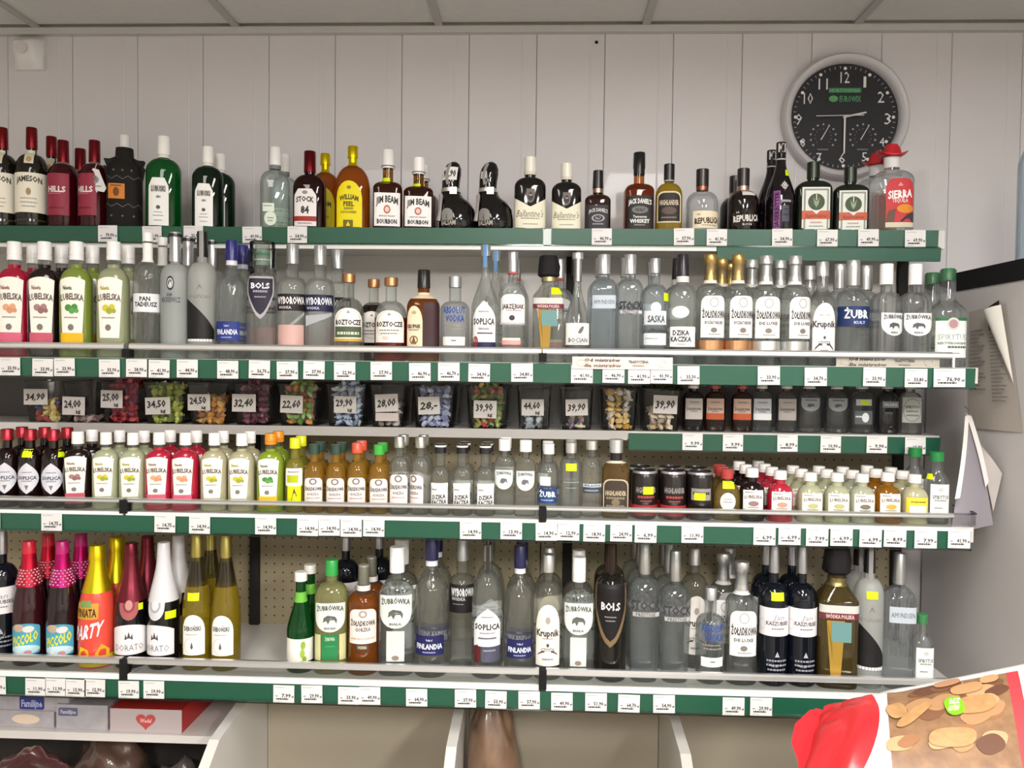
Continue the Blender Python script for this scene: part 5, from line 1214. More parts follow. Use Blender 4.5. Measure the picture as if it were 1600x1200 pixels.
# white triangular tag hung on a red liqueur bottle
p = at(146, 288, YT + .012)
t = thing('neck_tag', 'white triangular paper tag hanging on a red liqueur bottle', 'paper tag', tuple(p))
q = [(-.037, .012), (-.030, -.010), (.028, -.020), (.034, -.010), (.014, .038), (.0, .042)]
n = len(q)
f3 = tessellate_polygon([[Vector((a, b, 0)) for a, b in q]])
MB().add([(a, 0, b) for a, b in q] + [(a, .0008, b) for a, b in q], [tuple(k) for k in f3] + [tuple(i + n for i in k) for k in f3] + [(i, (i + 1) % n, n + (i + 1) % n, n + i) for i in range(n)], 'p#dcdada').obj('card', t)
m = MB()
put_items(m, [('o', .55, .55, .16, .16, 'p#8a868a'), ('p', [(.42, .72), (.5, .62), (.62, .74), (.58, .5), (.46, .5)], 'p#6c686c'), ('l', .35, .8, .25, .04, GRY)], lambda a, b, o: ((a - .5) * .07, -.0005 - o, (b - .35) * .06), .07, .06)
m.obj('print', t)
MB().tube([(.004, 0.0, .040), (.002, .012, .056)], .001, 'p#d0cccc', 6).obj('string', t)

# ------------------------------------------------------------------ wall clock
cc = at(1323, 180, YW - .03)
R = 96 * (YW - .03) / F
ck = thing('wall_clock', 'round wall clock with silver rim and black dial', 'clock', (cc.x, YW, cc.z))
def disc(m, r0, r1, y, key, n=48):
    if r0 <= 0:
        m.add([(r1 * math.cos(2 * PI * i / n), y, r1 * math.sin(2 * PI * i / n)) for i in range(n)], [tuple(range(n))], key)
    return m
rim = MB()
pf = [(.90, 0), (1.0, 0), (1.0, -.022), (.985, -.032), (.955, -.037), (.92, -.036), (.875, -.030), (.855, -.022), (.85, -.012), (.85, -.006)]
n = 56
vs = [(R * r * math.cos(2 * PI * i / n), y, R * r * math.sin(2 * PI * i / n)) for r, y in pf for i in range(n)]
rim.add(vs, [(j * n + i, (j + 1) * n + i, (j + 1) * n + (i + 1) % n, j * n + (i + 1) % n) for j in range(len(pf) - 1) for i in range(n)], 'x#c6c3c6', True)
rim.obj('rim', ck)
RD = R * .855
dial = disc(MB(), 0, RD, -.011, 'p#26252a').obj('dial', ck)
fn = lambda a, b, off: (a * RD, -.0112 - off, b * RD)
it = []
for hr, x, y, s in ((12, 1322, 120, 1), (1, 1352, 127, 1), (2, 1377, 150, 1), (3, 1388, 183, 1), (4, 1380, 218, .72), (5, 1354, 241, .8), (6, 1320, 243, .95), (7, 1285, 242, .8), (8, 1260, 219, .72), (9, 1253, 184, 1), (10, 1267, 152, 1), (11, 1289, 130, 1)):
    u, v = (x - 1322) / 82.0, (181 - y) / 82.0
    it.append(('t', str(hr), u, v, .215 * s, (.17 if hr > 9 else .05 if hr == 1 else .12) * s, 'p#dedcdc', {'bold': False}))
for i in range(60):
    a = 2 * PI * i / 60
    r0, r1, wd = (.90, .95, .006)
    if i % 5 == 0:
        it.append(('o', .905 * math.sin(a), .905 * math.cos(a), .03, .03, 'p#e4e2e2'))
    else:
        c, s = math.cos(a), math.sin(a)
        it.append(('p', [(s * r0 - c * wd, c * r0 + s * wd), (s * r0 + c * wd, c * r0 - s * wd), (s * r1 + c * wd, c * r1 - s * wd), (s * r1 - c * wd, c * r1 + s * wd)], 'p#a8a6a8'))
it += [('r', -.30, .30, .45, .54, 'p#3f7a52'), ('t', 'HURTOWNIA', 0, .495, .06, .56, 'p#6aa67c'), ('o', -.21, .34, .085, .06, 'p#5c9a6a'), ('t', 'EUROWIX', .10, .34, .11, .40, 'p#4f8f62')]
for cx in (-.385, .345):
    for k in range(11):
        a = math.radians(-130 + 26 * k)
        it.append(('o', cx + .235 * math.sin(a), -.37 + .235 * math.cos(a), .02, .02, 'p#9a989c'))
        it.append(('o', cx + .15 * math.sin(a), -.37 + .15 * math.cos(a), .01, .01, 'p#77757a'))
    it.append(('p', [(cx - .05, -.42), (cx - .03, -.43), (cx + .11, -.17), (cx + .10, -.16)], 'p#c4c2c4'))
    it.append(('l', cx - .1, cx + .1, -.62, .03, 'p#77757a'))
m = MB(); put_items(m, it, lambda a, b, off: (a * RD, -.0112 - (off - .0005) * .12, b * RD), 1, 1); m.obj('dial_print', ck)
def hand(name, dx, dz, w0, key, y, back=.0):
    l = math.hypot(dx, dz); c, s = dx / l, dz / l
    ax, az = -s * w0, c * w0
    p = [(-c * back + ax, -s * back + az), (-c * back - ax, -s * back - az), (dx - ax * .8, dz - az * .8), (dx + ax * .8, dz + az * .8)]
    m = MB().add([(a * RD, y, b * RD) for a, b in p] + [(a * RD, y + .001, b * RD) for a, b in p], [(0, 1, 2, 3), (4, 7, 6, 5), (0, 4, 5, 1), (1, 5, 6, 2), (2, 6, 7, 3), (3, 7, 4, 0)], key)
    m.obj(name, ck)
hand('hour_hand', .40, .085, .017, 'x#dddbdb', -.0150)
hand('minute_hand', .0, -1.0 * .68, .016, 'x#e8e6e6', -.0170)
hand('second_hand', -.56, -.01, .008, 'x#c9c5c5', -.0190, back=.32)
MB().lathe([(0, 0), (.0035, 0), (.0035, .011), (0, .012)], 'x#d8d6d6', 16).obj('hand_pin', ck).rotation_euler = (PI / 2, 0, 0)
ck.children[-1].location = (0, -.0105, 0)

# ------------------------------------------------------------------ tubs of sweets
def candy_geo(rnd, size, twist=True):
    """a wrapped sweet: rounded pillow with two flared wrapper ends"""
    prof = [(-1.0, .55), (-.62, .18), (-.55, .5), (-.25, .62), (.25, .62), (.55, .5), (.62, .18), (1.0, .55)] if twist else [(-.7, .1), (-.6, .55), (0, .68), (.6, .55), (.7, .1)]
    vs, fs = [], []; n = 5
    for x, r in prof:
        for i in range(n):
            a = 2 * PI * i / n
            flat = .35 if abs(x) > .9 else .8
            vs.append(Vector((x * size, r * size * math.cos(a), r * size * flat * math.sin(a))))
    for j in range(len(prof) - 1):
        for i in range(n):
            fs.append((j * n + i, j * n + (i + 1) % n, (j + 1) * n + (i + 1) % n, (j + 1) * n + i))
    return vs, fs
TUBS = [  # x0, x1, fill, colours, card box, card text, heap, description
    (36, 93, .55, ('x#b8962c', 'x#34406e', 'x#8a3a36', 'x#c8b070'), (38, 75, 608, 632), '34,90', 0, 'blue, red and yellow sweets'),
    (95, 152, .22, ('x#8a6a66', 'x#a08a84'), (98, 133, 620, 648), '24,00 kg', 0, 'a few pinkish sweets'),
    (155, 218, .95, ('x#8e2226', 'x#a03034', 'x#6a2238'), (158, 192, 610, 637), '25,00 kg', 1, 'red wrapped sweets'),
    (221, 288, .9, ('x#8a9434', 'x#a8ae54', 'x#6a7430'), (228, 267, 621, 647), '34,50 kg', 0, 'olive green sweets'),
    (290, 356, .6, ('x#b8843c', 'x#c89a58', 'x#8a5c3c'), (294, 329, 616, 641), '24,50 kg', 0, 'orange caramel sweets'),
    (362, 424, .95, ('x#5c2c3c', 'x#7a4452', 'x#48222e'), (363, 400, 616, 643), '32,40', 1, 'plum purple sweets'),
    (431, 498, .95, ('x#5c7a3a', 'x#9a5048', 'x#b87c3c', 'x#86a060'), (438, 473, 618, 645), '22,60', 1, 'green, red and orange sweets'),
    (507, 573, 1.0, ('x#8694a8', 'x#b4bcc8', 'x#56647c', 'x#a0acbe'), (522, 557, 619, 645), '29,90 kg', 1, 'silver-blue sweets heaped high'),
    (576, 634, .5, ('x#8a807c', 'x#b4aaa6', 'x#5c5450'), (587, 623, 616, 643), '28,00', 0, 'grey-brown sweets under two cards'),
    (643, 712, .9, ('x#9298b0', 'x#aab0c6', 'x#6a708e'), (654, 688, 620, 647), '28,-', 0, 'lilac blue sweets'),
    (727, 796, 1.0, ('x#7c8440', 'x#a89454', 'x#4e6430', 'x#9c4038'), (740, 776, 626, 653), '39,90 kg', 1, 'green and gold sweets heaped high'),
    (807, 862, .45, ('x#5c6064', 'x#8a929a', 'x#b4bcc4'), (815, 850, 624, 649), '44,60 kg', 0, 'dark grey sweets beside the heaped tub'),
    (874, 928, .55, ('x#6a5a70', 'x#b08a4a', 'x#c4b49a'), (884, 919, 624, 649), '39,90', 0, 'violet and beige sweets'),
    (938, 998, .85, ('x#a8843c', 'x#c0a468', 'x#8a8278', 'x#b4b0a8'), None, None, 0, 'golden sweets and no price card'),
    (1003, 1066, .5, ('x#a08a68', 'x#c4b49c', 'x#8a7a6c'), (1020, 1058, 618, 646), '39,90', 0, 'beige sweets beside the small bottles'),
]
zt3 = 1.326
for ti, (x0, x1, fill, cols, card, ctext, heap, desc) in enumerate(TUBS):
    yc = YT + .012
    a = at(x0, 640, yc); b = at(x1, 640, yc)
    W = b.x - a.x - .004; H = .104; D = min(.15, W * 1.5)
    cx = (a.x + b.x) / 2
    t = thing('sweet_tub', 'clear plastic tub holding ' + desc, 'tub', (cx, yc + D / 2, zt3), 0, 'clear sweet tubs on the third shelf')
    k0 = .90
    m = MB(); r = .16
    def ring(s, z):
        out = []
        hw, hd = W / 2 * s, D / 2 * s
        for sxx, syy in ((1, -1), (1, 1), (-1, 1), (-1, -1)):
            for da in range(4):
                ang = {(1, -1): -PI / 2, (1, 1): 0, (-1, 1): PI / 2, (-1, -1): PI}[(sxx, syy)] + da / 3 * PI / 2
                rr = W * .12
                out.append((sxx * (hw - rr) + rr * math.cos(ang), syy * (hd - rr) + rr * math.sin(ang), z))
        return out
    rs = [ring(k0, .0015), ring(1.0, H), ring(1.045, H + .001), ring(1.045, H + .006)]
    vs = [v for q in rs for v in q]; nn = 16
    fs = [(j * nn + i, j * nn + (i + 1) % nn, (j + 1) * nn + (i + 1) % nn, (j + 1) * nn + i) for j in range(3) for i in range(nn)] + [tuple(range(nn))]
    m.add(vs, fs, 't#e6e8ea', True); m.obj('tub_body', t)
    rnd = random.Random(ti * 13 + 5)
    cm = MB(); size = .0135
    hmax = H * min(1.0, fill * 1.25)
    cols = tuple('x#' + ''.join('%02x' % min(245, int(int(c[i:i + 2], 16) * 1.22 + 12)) for i in (2, 4, 6)) for c in cols)
    nl = max(1, int(hmax / .0145))
    for lz in range(nl + (2 if heap else 0)):
        z = .010 + lz * .0145
        s = k0 + (1 - k0) * min(1, z / H)
        inset = 0 if lz < nl else (lz - nl + 1) * .014
        nx = max(2, int((W * s - .026 - 2 * inset) / .0185)); ny = 4 if lz >= nl - 1 else 2
        for jy in range(ny):
            for ix in range(nx):
                px = (ix + .5) / nx * (W * s - .030 - 2 * inset) - (W * s - .030 - 2 * inset) / 2 + rnd.uniform(-.002, .002)
                py = -D / 2 * s + .0155 + inset + jy * .018 + rnd.uniform(-.0015, .0015)
                if py > D / 2 - .016: continue
                vs, fs = candy_geo(rnd, size * rnd.uniform(.85, 1.05), rnd.random() < .7)
                rot = Matrix.Rotation(rnd.uniform(0, PI), 3, 'Y') @ Matrix.Rotation(rnd.uniform(-.5, .5), 3, 'X') @ Matrix.Rotation(rnd.uniform(-.5, .5), 3, 'Z')
                cm.add([rot @ v + Vector((px, py, z + rnd.uniform(-.002, .002))) for v in vs], fs, rnd.choice(cols))
    o = cm.obj('wrapped_sweets', None, (cx, yc + D / 2, zt3))
    tag(o, 'loose heap of ' + desc.replace(' under two cards', ' in the two-card tub').replace(' and no price card', ' in the cardless tub') + ' filling a clear tub', 'sweets', 'loose sweets in tubs', 'stuff')
    if card:
        c0, c1, cy0, cy1 = card
        A = at(c0, cy1, yc - .004); B = at(c1, cy0, yc - .004)
        cw, ch = B.x - A.x, B.z - A.z
        ct = MB().box(-cw / 2, cw / 2, -.0008, 0, 0, ch, 'p#cfcac6').obj('price_card', t, ((A.x + B.x) / 2 - cx, -D / 2 - .0055, A.z - zt3))
        ct.rotation_euler = (0, math.radians(rnd.uniform(-3, 3)), 0)
        m = MB()
        its = []
        if ' kg' in ctext: its = [('t', ctext.replace(' kg', ''), .46, .62, .40, .74, 'p#35302e', {'slope': .03}), ('t', 'kg', .72, .2, .2, .2, 'p#35302e', {'slope': .03})]
        else: its = [('t', ctext, .5, .52, .42, .80, 'p#35302e', {'slope': .04, 'skew': .15})]
        put_items(m, its, lambda u, v, off: ((u - .5) * cw, -.0011 - (off - .0005), v * ch), cw, ch)
        m.obj('print', ct)
        if 'two cards' in desc:
            MB().box(-cw / 2, cw / 2, -.0008, 0, 0, .021, 'p#cbbfbb').obj('price_card', t, ((A.x + B.x) / 2 - cx, -D / 2 - .0052, A.z - zt3 - .024))

def crumple(name, label, cat, loc, sx, sy, sz, key, seed, amp=.35, group=None, n=18, flat=True, kind=None, sharp=30, smooth=False):
    rnd = random.Random(seed)
    from mathutils import noise
    vs, fs = [], []
    for j in range(n + 1):
        ph = PI * j / n
        for i in range(2 * n):
            th = PI * i / n
            d = Vector((math.sin(ph) * math.cos(th), math.sin(ph) * math.sin(th), math.cos(ph)))
            k = 1 + amp * (noise.noise(d * 2.2 + Vector((seed, 0, 0))) + .5 * noise.noise(d * 5 + Vector((0, seed, 0))))
            vs.append((d.x * sx * k, d.y * sy * k, max(-.92 * sz if flat else -9, d.z * sz * k)))
    for j in range(n):
        for i in range(2 * n):
            q = (i + 1) % (2 * n)
            fs.append((j * 2 * n + i, (j + 1) * 2 * n + i, (j + 1) * 2 * n + q, j * 2 * n + q))
    o = MB().add(vs, fs, key, smooth).obj(name, None, loc, sharp)
    if label: tag(o, label, cat, group, kind)
    return o
p = at(986, 632, YT + .03)
crumple('plastic_bag', 'crumpled clear plastic bag beside the golden sweets', 'bag', (p.x, YT + .07, 1.326 + .055), .014, .03, .06, 't#d4d8da', 4, .5)
p = at(200, 596, YT + .09)
crumple('plastic_bag', 'crumpled red wrapper on top of the red sweets', 'bag', (p.x, YT + .12, p.z), .045, .03, .014, 'x#6e1a20', 9, .5, flat=False)
p = at(1040, 602, YT + .09)
crumple('plastic_bag', 'crumpled yellowish bag on top of the beige sweets', 'bag', (p.x, YT + .11, 1.326 + .112), .05, .04, .012, 't#c8c070', 11, .4, flat=False)

# ------------------------------------------------------------------ cooler beside the rack
CX = 1.085
ztop = atX(1600, 404, CX).z
zbl = atX(1600, 437, CX).z
co = thing('drinks_cooler', 'tall pale grey cooler cabinet with black top edge', 'cooler', (CX + .36, 1.80, 0))
MB().box(-.36, .36, -.35, .50, .06, zbl - .0005, simple_noise_mat('cooler_side', 'cfcbca', 'c6c2c1', 4.0, .38, bump=.02)).obj('cabinet', co)
MB().box(-.364, .364, -.355, .505, zbl, ztop, 'd#141315').obj('top_edge', co)
MB().box(-.33, .33, -.32, .47, 0, .06, 'd#1c1c1c').obj('plinth', co)
MB().box(-.33, .33, -.362, -.3505, .12, zbl - .04, 'k#22282c').obj('glass_door', co)
# blue bottle standing on the cooler
pb = atX(1606, 300, CX + .03)
TT = Type('blue', 'water_bottle', 2, 60, 170, 1600, P(.62, .84, .34, 's'), 'g#9cc0dc', sec=(2, 1), cap=(.92, 'x#5c8ab8', {'r0': .40, 'r1': .40}))
ROWS[9] = (pb.y, ztop)
TT.row = 9; TT.w = 46; TT.build(); TT.place((CX + .045, pb.y, ztop + .0005), 0, 'tall bluish plastic bottle standing on the cooler', 'bottle', None)
# papers taped to the cooler side
def side(x, y, X=CX - .0015): return atX(x, y, X)
t = thing('paper_sheet', 'long printed paper list taped to the cooler side with a curling corner', 'paper')
def quadmesh(pts, key, n=10):
    (a, b, c, d) = [Vector(p) for p in pts]
    vs = []
    for j in range(n + 1):
        for i in range(n + 1):
            s, q = i / n, j / n
            vs.append((a * (1 - s) + b * s) * (1 - q) + (d * (1 - s) + c * s) * q)
    return vs
A = side(1514, 488); B = side(1572, 474); C = side(1598, 676); D_ = side(1512, 668)
vs = quadmesh((A, B, C, D_), None)
o = MB().add([(v.x - .004 * math.sin(PI * (i % 11) / 10), v.y, v.z) for i, v in enumerate(vs)], grid(10, 10), 'p#b4aca4', True).obj('sheet', t)
m = MB()
its = [('l', .10 + .02 * (k % 3), .40 + .08 * math.sin(k * 1.7), .95 - k * .033, .011, 'p#7c7672') for k in range(4, 20)] + [('l', .62, .92 - .05 * (k % 3), .80 - k * .03, .011, 'p#7c7672') for k in range(20)]
put_items(m, its, lambda s, q, off: tuple((D_ * (1 - s) + C * s) * (1 - q) + (A * (1 - s) + B * s) * q + Vector((-.0055 - off, 0, 0))), .2, .4)
m.obj('print', o)
# curled flap and black tape
f1, f2, f3, f4 = side(1546, 492), side(1574, 476), side(1592, 560), side(1588, 600)
vs = []
for j in range(9):
    q = j / 8
    L_ = f1.lerp(f4, q); R_ = f2.lerp(f4, q)
    for i in range(7):
        s = i / 6
        v = L_.lerp(R_, s)
        vs.append((v.x - .006 - .028 * math.sin(PI * s * .9) * (1 - q), v.y, v.z))
MB().add(vs, grid(6, 8), 'p#e6e2da', True).obj('curled_corner', t)
k1, k2, k3, k4 = [side(*c, X=CX - .008) for c in ((1541, 482), (1561, 469), (1563, 512), (1546, 518))]
MB().add([tuple(v) for v in (k1, k2, k3, k4)] + [(v.x - .0006, v.y, v.z) for v in (k1, k2, k3, k4)], [(0, 1, 2, 3), (4, 7, 6, 5), (0, 4, 5, 1), (1, 5, 6, 2), (2, 6, 7, 3), (3, 7, 4, 0)], 'd#262426').obj('black_tape', t)
# booklets hanging at the end of the rack
t = thing('hanging_booklet', 'white dog-eared booklet hanging at the rack end', 'booklet')
def page(p0, p1, p2, p3, Y0, Y1, key, name='page', bow=.006):
    a, b, c, d = at(*p0, Y0), at(*p1, Y0), at(*p2, Y1), at(*p3, Y1)
    vs = quadmesh((a, b, c, d), None)
    back = [(v.x, v.y + .0008, v.z) for v in vs]
    m = MB().add([(v.x, v.y - bow * math.sin(PI * (i // 11) / 10), v.z) for i, v in enumerate(vs)], grid(10, 10), key, True)
    m.obj(name, t)
page((1509, 644), (1517, 648), (1552, 820), (1485, 835), 1.96, 1.90, 'p#8e8890', 'cover')
page((1510, 648), (1518, 650), (1545, 752), (1540, 762), 1.955, 1.90, 'p#d8d4d2')
page((1508, 650), (1514, 650), (1500, 778), (1492, 780), 1.95, 1.885, 'p#ded8d2')
page((1516, 655), (1528, 690), (1566, 740), (1552, 800), 1.965, 1.91, 'p#b4aca8', 'cover')
MB().tube([at(1514, 648, 1.958), at(1514, 640, 1.97), (at(1514, 634, 1.97).x, 1.99, at(1514, 636, 1.97).z)], .0015, 'm#bcbcbc', 6).obj('hook', t)

# ------------------------------------------------------------------ bins under the rack
bt = thing('storage_bin', 'white wooden bins with dividers under the lowest shelf', 'bin', (0, 1.80, 0))
zd = .592
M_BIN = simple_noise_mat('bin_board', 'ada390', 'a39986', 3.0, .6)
for a, b in ((-.775, -.205), (-.205, .345), (.345, .96)):
    MB().box(a + .014, b - .014, .395, .41, .13, .70, M_BIN).obj('back_board', bt)
    MB().box(a + .014, b - .014, .0, .395, .13, .145, M_BIN).obj('bottom_board', bt)
    MB().box(a + .014, b - .014, -.012, .0, .13, .42, 'x#dedbd6').obj('front_board', bt)
for x in (-.775, -.205, .345, .96):
    vs = [(x + sx_, y, z) for sx_ in (-.0125, .0125) for y, z in ((-.012, .13), (.41, .13), (.41, zd + .03), (.06, zd - .005), (-.012, zd - .05))]
    MB().add(vs, [(0, 1, 2, 3, 4), (9, 8, 7, 6, 5)] + [(i, 5 + i, 5 + (i + 1) % 5, (i + 1) % 5) for i in range(5)], 'x#d8d5d0').obj('divider', bt)
# wrapped loaf in the middle bin
p = at(768, 1175, 2.0)
crumple('wrapped_loaf', 'brown loaf in clear wrapping in the middle bin', 'bread', (p.x, 2.03, .395), .072, .07, .25, simple_noise_mat('loaf_crust', '3c2418', '9a7a60', 26.0, .35, stretch=(1, 1, .5), coat=.6, bump=.3), 3, .18, smooth=True, sharp=70)
p = at(1120, 1195, 2.0)
crumple('wrapped_loaf', 'small grey paper bag low in the third bin', 'bread', (p.x, 2.02, .27), .05, .05, .135, 'p#8a8482', 5, .25)

# side shelf with packets to the left of the bins
st = thing('side_shelf', 'low white shelf with packets beside the bins', 'shelf', (0, 0, 0))
zsv = at(170, 1146, 1.95).z
MB().box(-1.95, -.80, 1.95, 2.24, zsv - .02, zsv, 'x#cfcac6').obj('shelf_board', st)
MB().box(-1.95, -.80, 1.75, 2.24, .20, .215, 'x#5c5856').obj('shelf_board', st)
MB().box(-1.95, -.80, 2.225, 2.24, .215, zsv - .02, 'd#3a3634').obj('back_board', st)
MB().box(-.83, -.81, 1.96, 2.0, .215, zsv - .02, 'x#b8b4b0').obj('leg', st)
MB().box(-1.95, -1.93, 1.96, 2.0, 0, zsv - .02, 'x#b8b4b0').obj('leg', st)
MB().box(-.83, -.81, 1.96, 2.0, 0, .20, 'x#b8b4b0').obj('leg', st)
def packet(x0, x1, y0, y1, Yf, D, body, label, cat, items, topkey=None, sidekey=None, base=None, group='packets on the low side shelf'):
    a = at(x0, y1, Yf); b = at(x1, y0, Yf)
    W = b.x - a.x; z0 = base if base is not None else zsv; H = b.z - z0
    t = thing('packet', label, cat, ((a.x + b.x) / 2, Yf, z0 + .0004), 0, group)
    m = MB()
    bv = .004
    vs = [(x, y, z) for z in (0, H) for x, y in ((-W / 2, 0), (W / 2, 0), (W / 2, D), (-W / 2, D))]
    m.add(vs, [(0, 1, 5, 4)], body); m.add(vs, [(1, 2, 6, 5), (3, 0, 4, 7)], sidekey or body); m.add(vs, [(4, 5, 6, 7)], topkey or body); m.add(vs, [(0, 3, 2, 1), (2, 3, 7, 6)], body)
    m.obj('carton', t)
    if items:
        m = MB(); put_items(m, items, lambda s, q, off: ((s - .5) * W, -off, q * H), W, H); m.obj('print', t)
    return t
heart = [(.5 + .145 * 16 / 17 * math.sin(a) ** 3, .5 + .024 * (13 * math.cos(a) - 5 * math.cos(2 * a) - 2 * math.cos(3 * a) - math.cos(4 * a))) for a in np.linspace(0, 2 * PI, 28, endpoint=False)]
packet(172, 284, 1110, 1150, 1.96, .25, 'p#b4a8a8', 'red and white carton with a red heart on its white front', 'carton', [('p', heart, 'p#b84a4a'), ('t', 'Wedel', .5, .52, .18, .16, 'p#e0b4b0', {'skew': .2})], 'x#a81c1c', 'x#b4181a')
M_FILM = simple_noise_mat('frosted_packet_film', '8e8a90', 'b8b4b8', 30.0, .25, bump=.4, coat=.4)
packet(88, 168, 1103, 1148, 1.965, .2, M_FILM, 'clear-wrapped white packet with a small grey logo', 'packet', [('s', 'round', .05, .42, .55, .88, 'p#5c5c78'), ('t', 'Familijne', .24, .72, .16, .3, 'p#b8b8c8')])
packet(-60, 84, 1112, 1150, 1.97, .2, M_FILM, 'clear-wrapped white packet lying lowest at the picture edge', 'packet', [('s', 'oval', .55, .85, .2, .8, 'p#d8c4ae')])
tp = packet(-40, 108, 1083, 1112, 1.975, .19, M_FILM, 'clear-wrapped white packet with a blue logo, on top', 'packet', [('s', 'round', .48, .74, .1, .75, 'p#34387c'), ('t', 'Familijne', .61, .42, .36, .22, 'p#a8acd0')], base=at(0, 1112, 1.97).z + .001)
# wrapped goods on the shelf below
M_MEAT = simple_noise_mat('wrapped_meat', '2c1414', '5c3432', 22.0, .22, bump=.4, coat=.7)
M_MEAT2 = simple_noise_mat('dark_wrapped_goods', '231f20', '5c5450', 18.0, .22, bump=.4, coat=.7)
p = at(45, 1185, 1.9); crumple('wrapped_joint', 'dark red shrink-wrapped meat joint at the picture edge', 'packet', (p.x, 1.9, .365), .13, .09, .15, M_MEAT, 2, .15, smooth=True, sharp=70)
p = at(150, 1180, 2.0); crumple('wrapped_joint', 'brown shrink-wrapped packet behind the meat joint', 'packet', (p.x, 2.08, .35), .10, .08, .145, simple_noise_mat('brown_wrapped_goods', '3c2a22', '6c5448', 20.0, .25, coat=.6), 6, .2, smooth=True, sharp=70)
p = at(250, 1190, 1.95); crumple('wrapped_joint', 'black plastic-wrapped bundle beside the bin divider', 'packet', (p.x + .02, 2.0, .33), .09, .09, .12, M_MEAT2, 8, .25, smooth=True, sharp=70)
p = at(150, 1200, 1.86)
crumple('plastic_bag', 'white plastic bag lying in front of the wrapped goods', 'bag', (p.x - .02, 1.83, .262), .075, .055, .05, 'x#c8c6c6', 12, .3)
p = at(238, 1190, 1.9)
crumple('plastic_bag', 'small knotted clear bag end by the black bundle', 'bag', (p.x, 1.86, .30), .02, .02, .085, 't#c4c6c8', 14, .4)

# ------------------------------------------------------------------ counter corner with the peanut puff bag
ctr = thing('shop_counter', 'counter corner below the bag of peanut puffs', 'counter', (.86, 1.15, 0))
MB().box(-.30, .34, -.26, .07, .585, .61, 'x#b8b2aa').obj('counter_top', ctr)
MB().box(-.28, .32, -.24, .05, 0, .585, 'x#8c8680').obj('counter_body', ctr)
bag = thing('snack_bag', 'red and white bag of peanut puffs lying on the counter', 'bag')
BA, BB = at(1288, 1106, 1.22), at(1690, 1020, 1.22)       # upper edge
BC, BD = at(1700, 1330, .98), at(1236, 1290, 1.02)        # lower edge
def bagp(s, q, off=0.0, side=1):
    e = (BA * (1 - s) + BB * s) * q + (BD * (1 - s) + BC * s) * (1 - q)
    nrm = ((BB - BA).cross(BA - BD)).normalized()
    if nrm.y > 0: nrm = -nrm
    th = .045 * (max(0, math.sin(PI * min(1, max(0, q)))) ** .6) * min(1, (max(s, 0) / .22) ** .7 + .12)
    wr = (.010 * abs(math.sin(s * 17 + 9 * q + 2 * math.sin(q * 7))) - .005) * (1 - min(1, s / .42)) if s < .42 else 0
    return e + nrm * side * (th + wr + off)
mr = MB(); nu, nv, ne = 44, 18, 14
def edge(q): return .17 + .105 * math.sin(PI * q)
for side_ in (1, -1):
    vs = []
    for j in range(nv + 1):
        q = j / nv
        for i in range(nu + 1):
            vs.append(bagp(edge(q) * i / ne if i <= ne else edge(q) + (1 - edge(q)) * (i - ne) / (nu - ne), q, 0, side_))
    fs = grid(nu, nv)
    mr.add(vs, [f for f in fs if f[0] % (nu + 1) < ne], 'x#c2262c', True)
    mr.add(vs, [f for f in fs if f[0] % (nu + 1) >= ne], 'x#e6e2e0', True)
ob = mr.obj('bag_body', bag, None, 60)
m = MB(); pts = []
for j in range(7):
    for i in range(9):
        pts.append(BD.lerp(BA, j / 6) + Vector((-.034 * math.exp(-((j / 6 - .78) / .28) ** 2) * (i / 8) - .004 * (i / 8), -.002 - .003 * math.sin(j * 2.2 + i), .002 * math.sin(j * 3))))
m.add(pts, grid(8, 6), 'x#c4242c', True); m.obj('sealed_end', bag)
m = MB()
pict = [(.30, .06), (.32, .55), (.36, .80), (.50, .90), (.70, .90), (.72, .9), (.80, .06)]
its = []
def strip(pts_, key): its.append(('p', pts_, key))
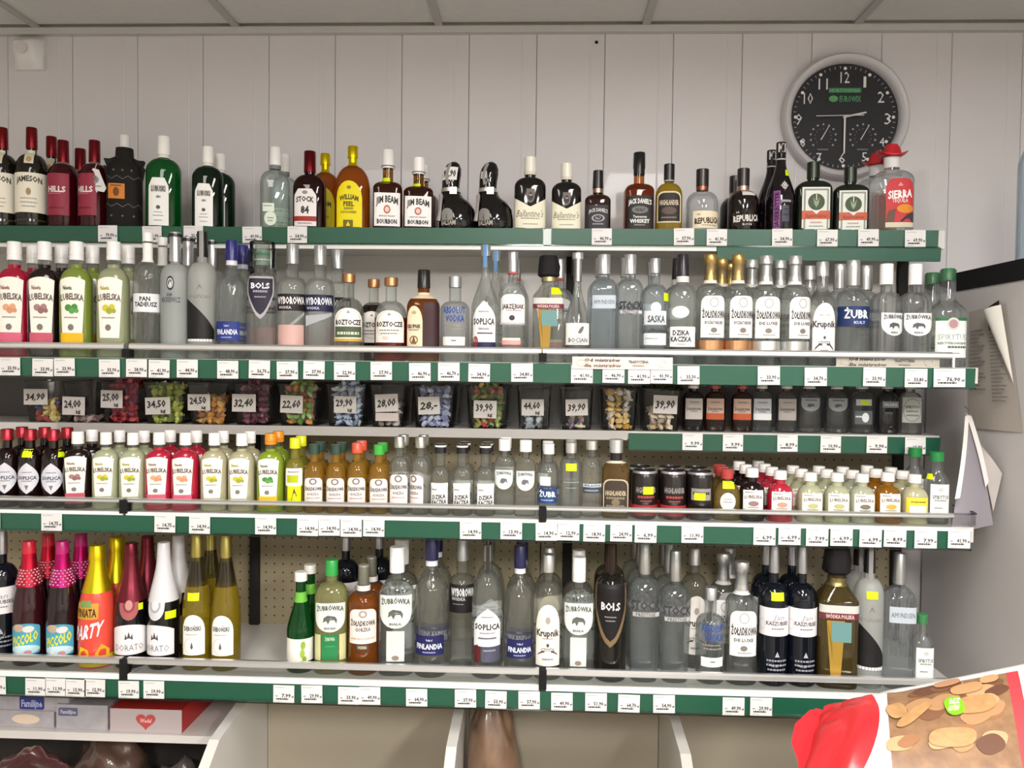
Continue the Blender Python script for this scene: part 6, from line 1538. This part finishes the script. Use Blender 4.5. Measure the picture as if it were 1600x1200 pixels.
# printed picture area as a grid patch, then red stripe and peanuts
M_PN = simple_noise_mat('printed_peanut', 'b48e62', '8e683e', 90.0, .4)
M_PB = simple_noise_mat('printed_crumbs', '4c3024', 'a07c58', 45.0, .4, detail=6)
gp = [bagp(.27 + .45 * a + .10 * (1 - b), .05 + .80 * b, .0016) for b in [j / 10 for j in range(11)] for a in [i / 14 for i in range(15)]]
m.add(gp, grid(14, 10), M_PB, True)
gp = [bagp(.72 + .10 * (1 - b) + .045 * a, .05 + .80 * b, .0018) for b in [j / 10 for j in range(11)] for a in [i / 3 for i in range(4)]]
m.add(gp, grid(3, 10), 'p#c23a40', True)
rnd = random.Random(21)
def blob(s, q, rs, rq, ang, key, off):
    n = 22; pv = []
    for rr in (.0, .5, 1.0):
        for i in range(n):
            a = 2 * PI * i / n
            ex = math.copysign(abs(math.cos(a)) ** .75, math.cos(a)) * rs * rr; ey = math.copysign(abs(math.sin(a)) ** .75, math.sin(a)) * rq * rr
            pv.append(bagp(s + ex * math.cos(ang) - ey * math.sin(ang), q + (ex * math.sin(ang) + ey * math.cos(ang)), off))
    m.add(pv, [(j * n + i, j * n + (i + 1) % n, (j + 1) * n + (i + 1) % n, (j + 1) * n + i) for j in range(2) for i in range(n)], key, True)
for k in range(30):
    blob(.36 + rnd.random() * .34, .35 + rnd.random() * .46, .03 + rnd.random() * .03, .03 + .03 * rnd.random(), rnd.uniform(-.8, .8), rnd.choice(('p#8a5f40', 'p#9c7652', 'p#ad8a64', 'p#6e4a34', 'p#5c3c2c')), .0020 + k * .00003)
for k, (s, q, rs, rq, an, ky) in enumerate(((.33, .62, .035, .07, .3, M_PN), (.40, .57, .03, .10, -.5, M_PN), (.55, .40, .085, .055, -.05, M_PN), (.62, .60, .075, .065, .0, M_PN), (.58, .74, .06, .05, .2, 'p#a8825a'), (.66, .80, .035, .04, .1, 'p#b08a62'), (.50, .83, .05, .04, .3, 'p#a87c5c'))):
    blob(s, q, rs, rq, an, ky, .0042 + k * .00006)
blob(.545, .60, .034, .072, .25, 'p#6cb414', .0052)
m.obj('picture_print', bag)
m = MB()
for tx, q0 in (('BEZ', .63), ('GLUTENU', .58)):
    vs, fs, wd = text_geo(tx)
    m.add([bagp(.545 + x / wd * .04, q0 + (y - .5) * .04, .0058) for x, y, _ in vs], fs, 'p#d8f0b8')
m.obj('print', bag)
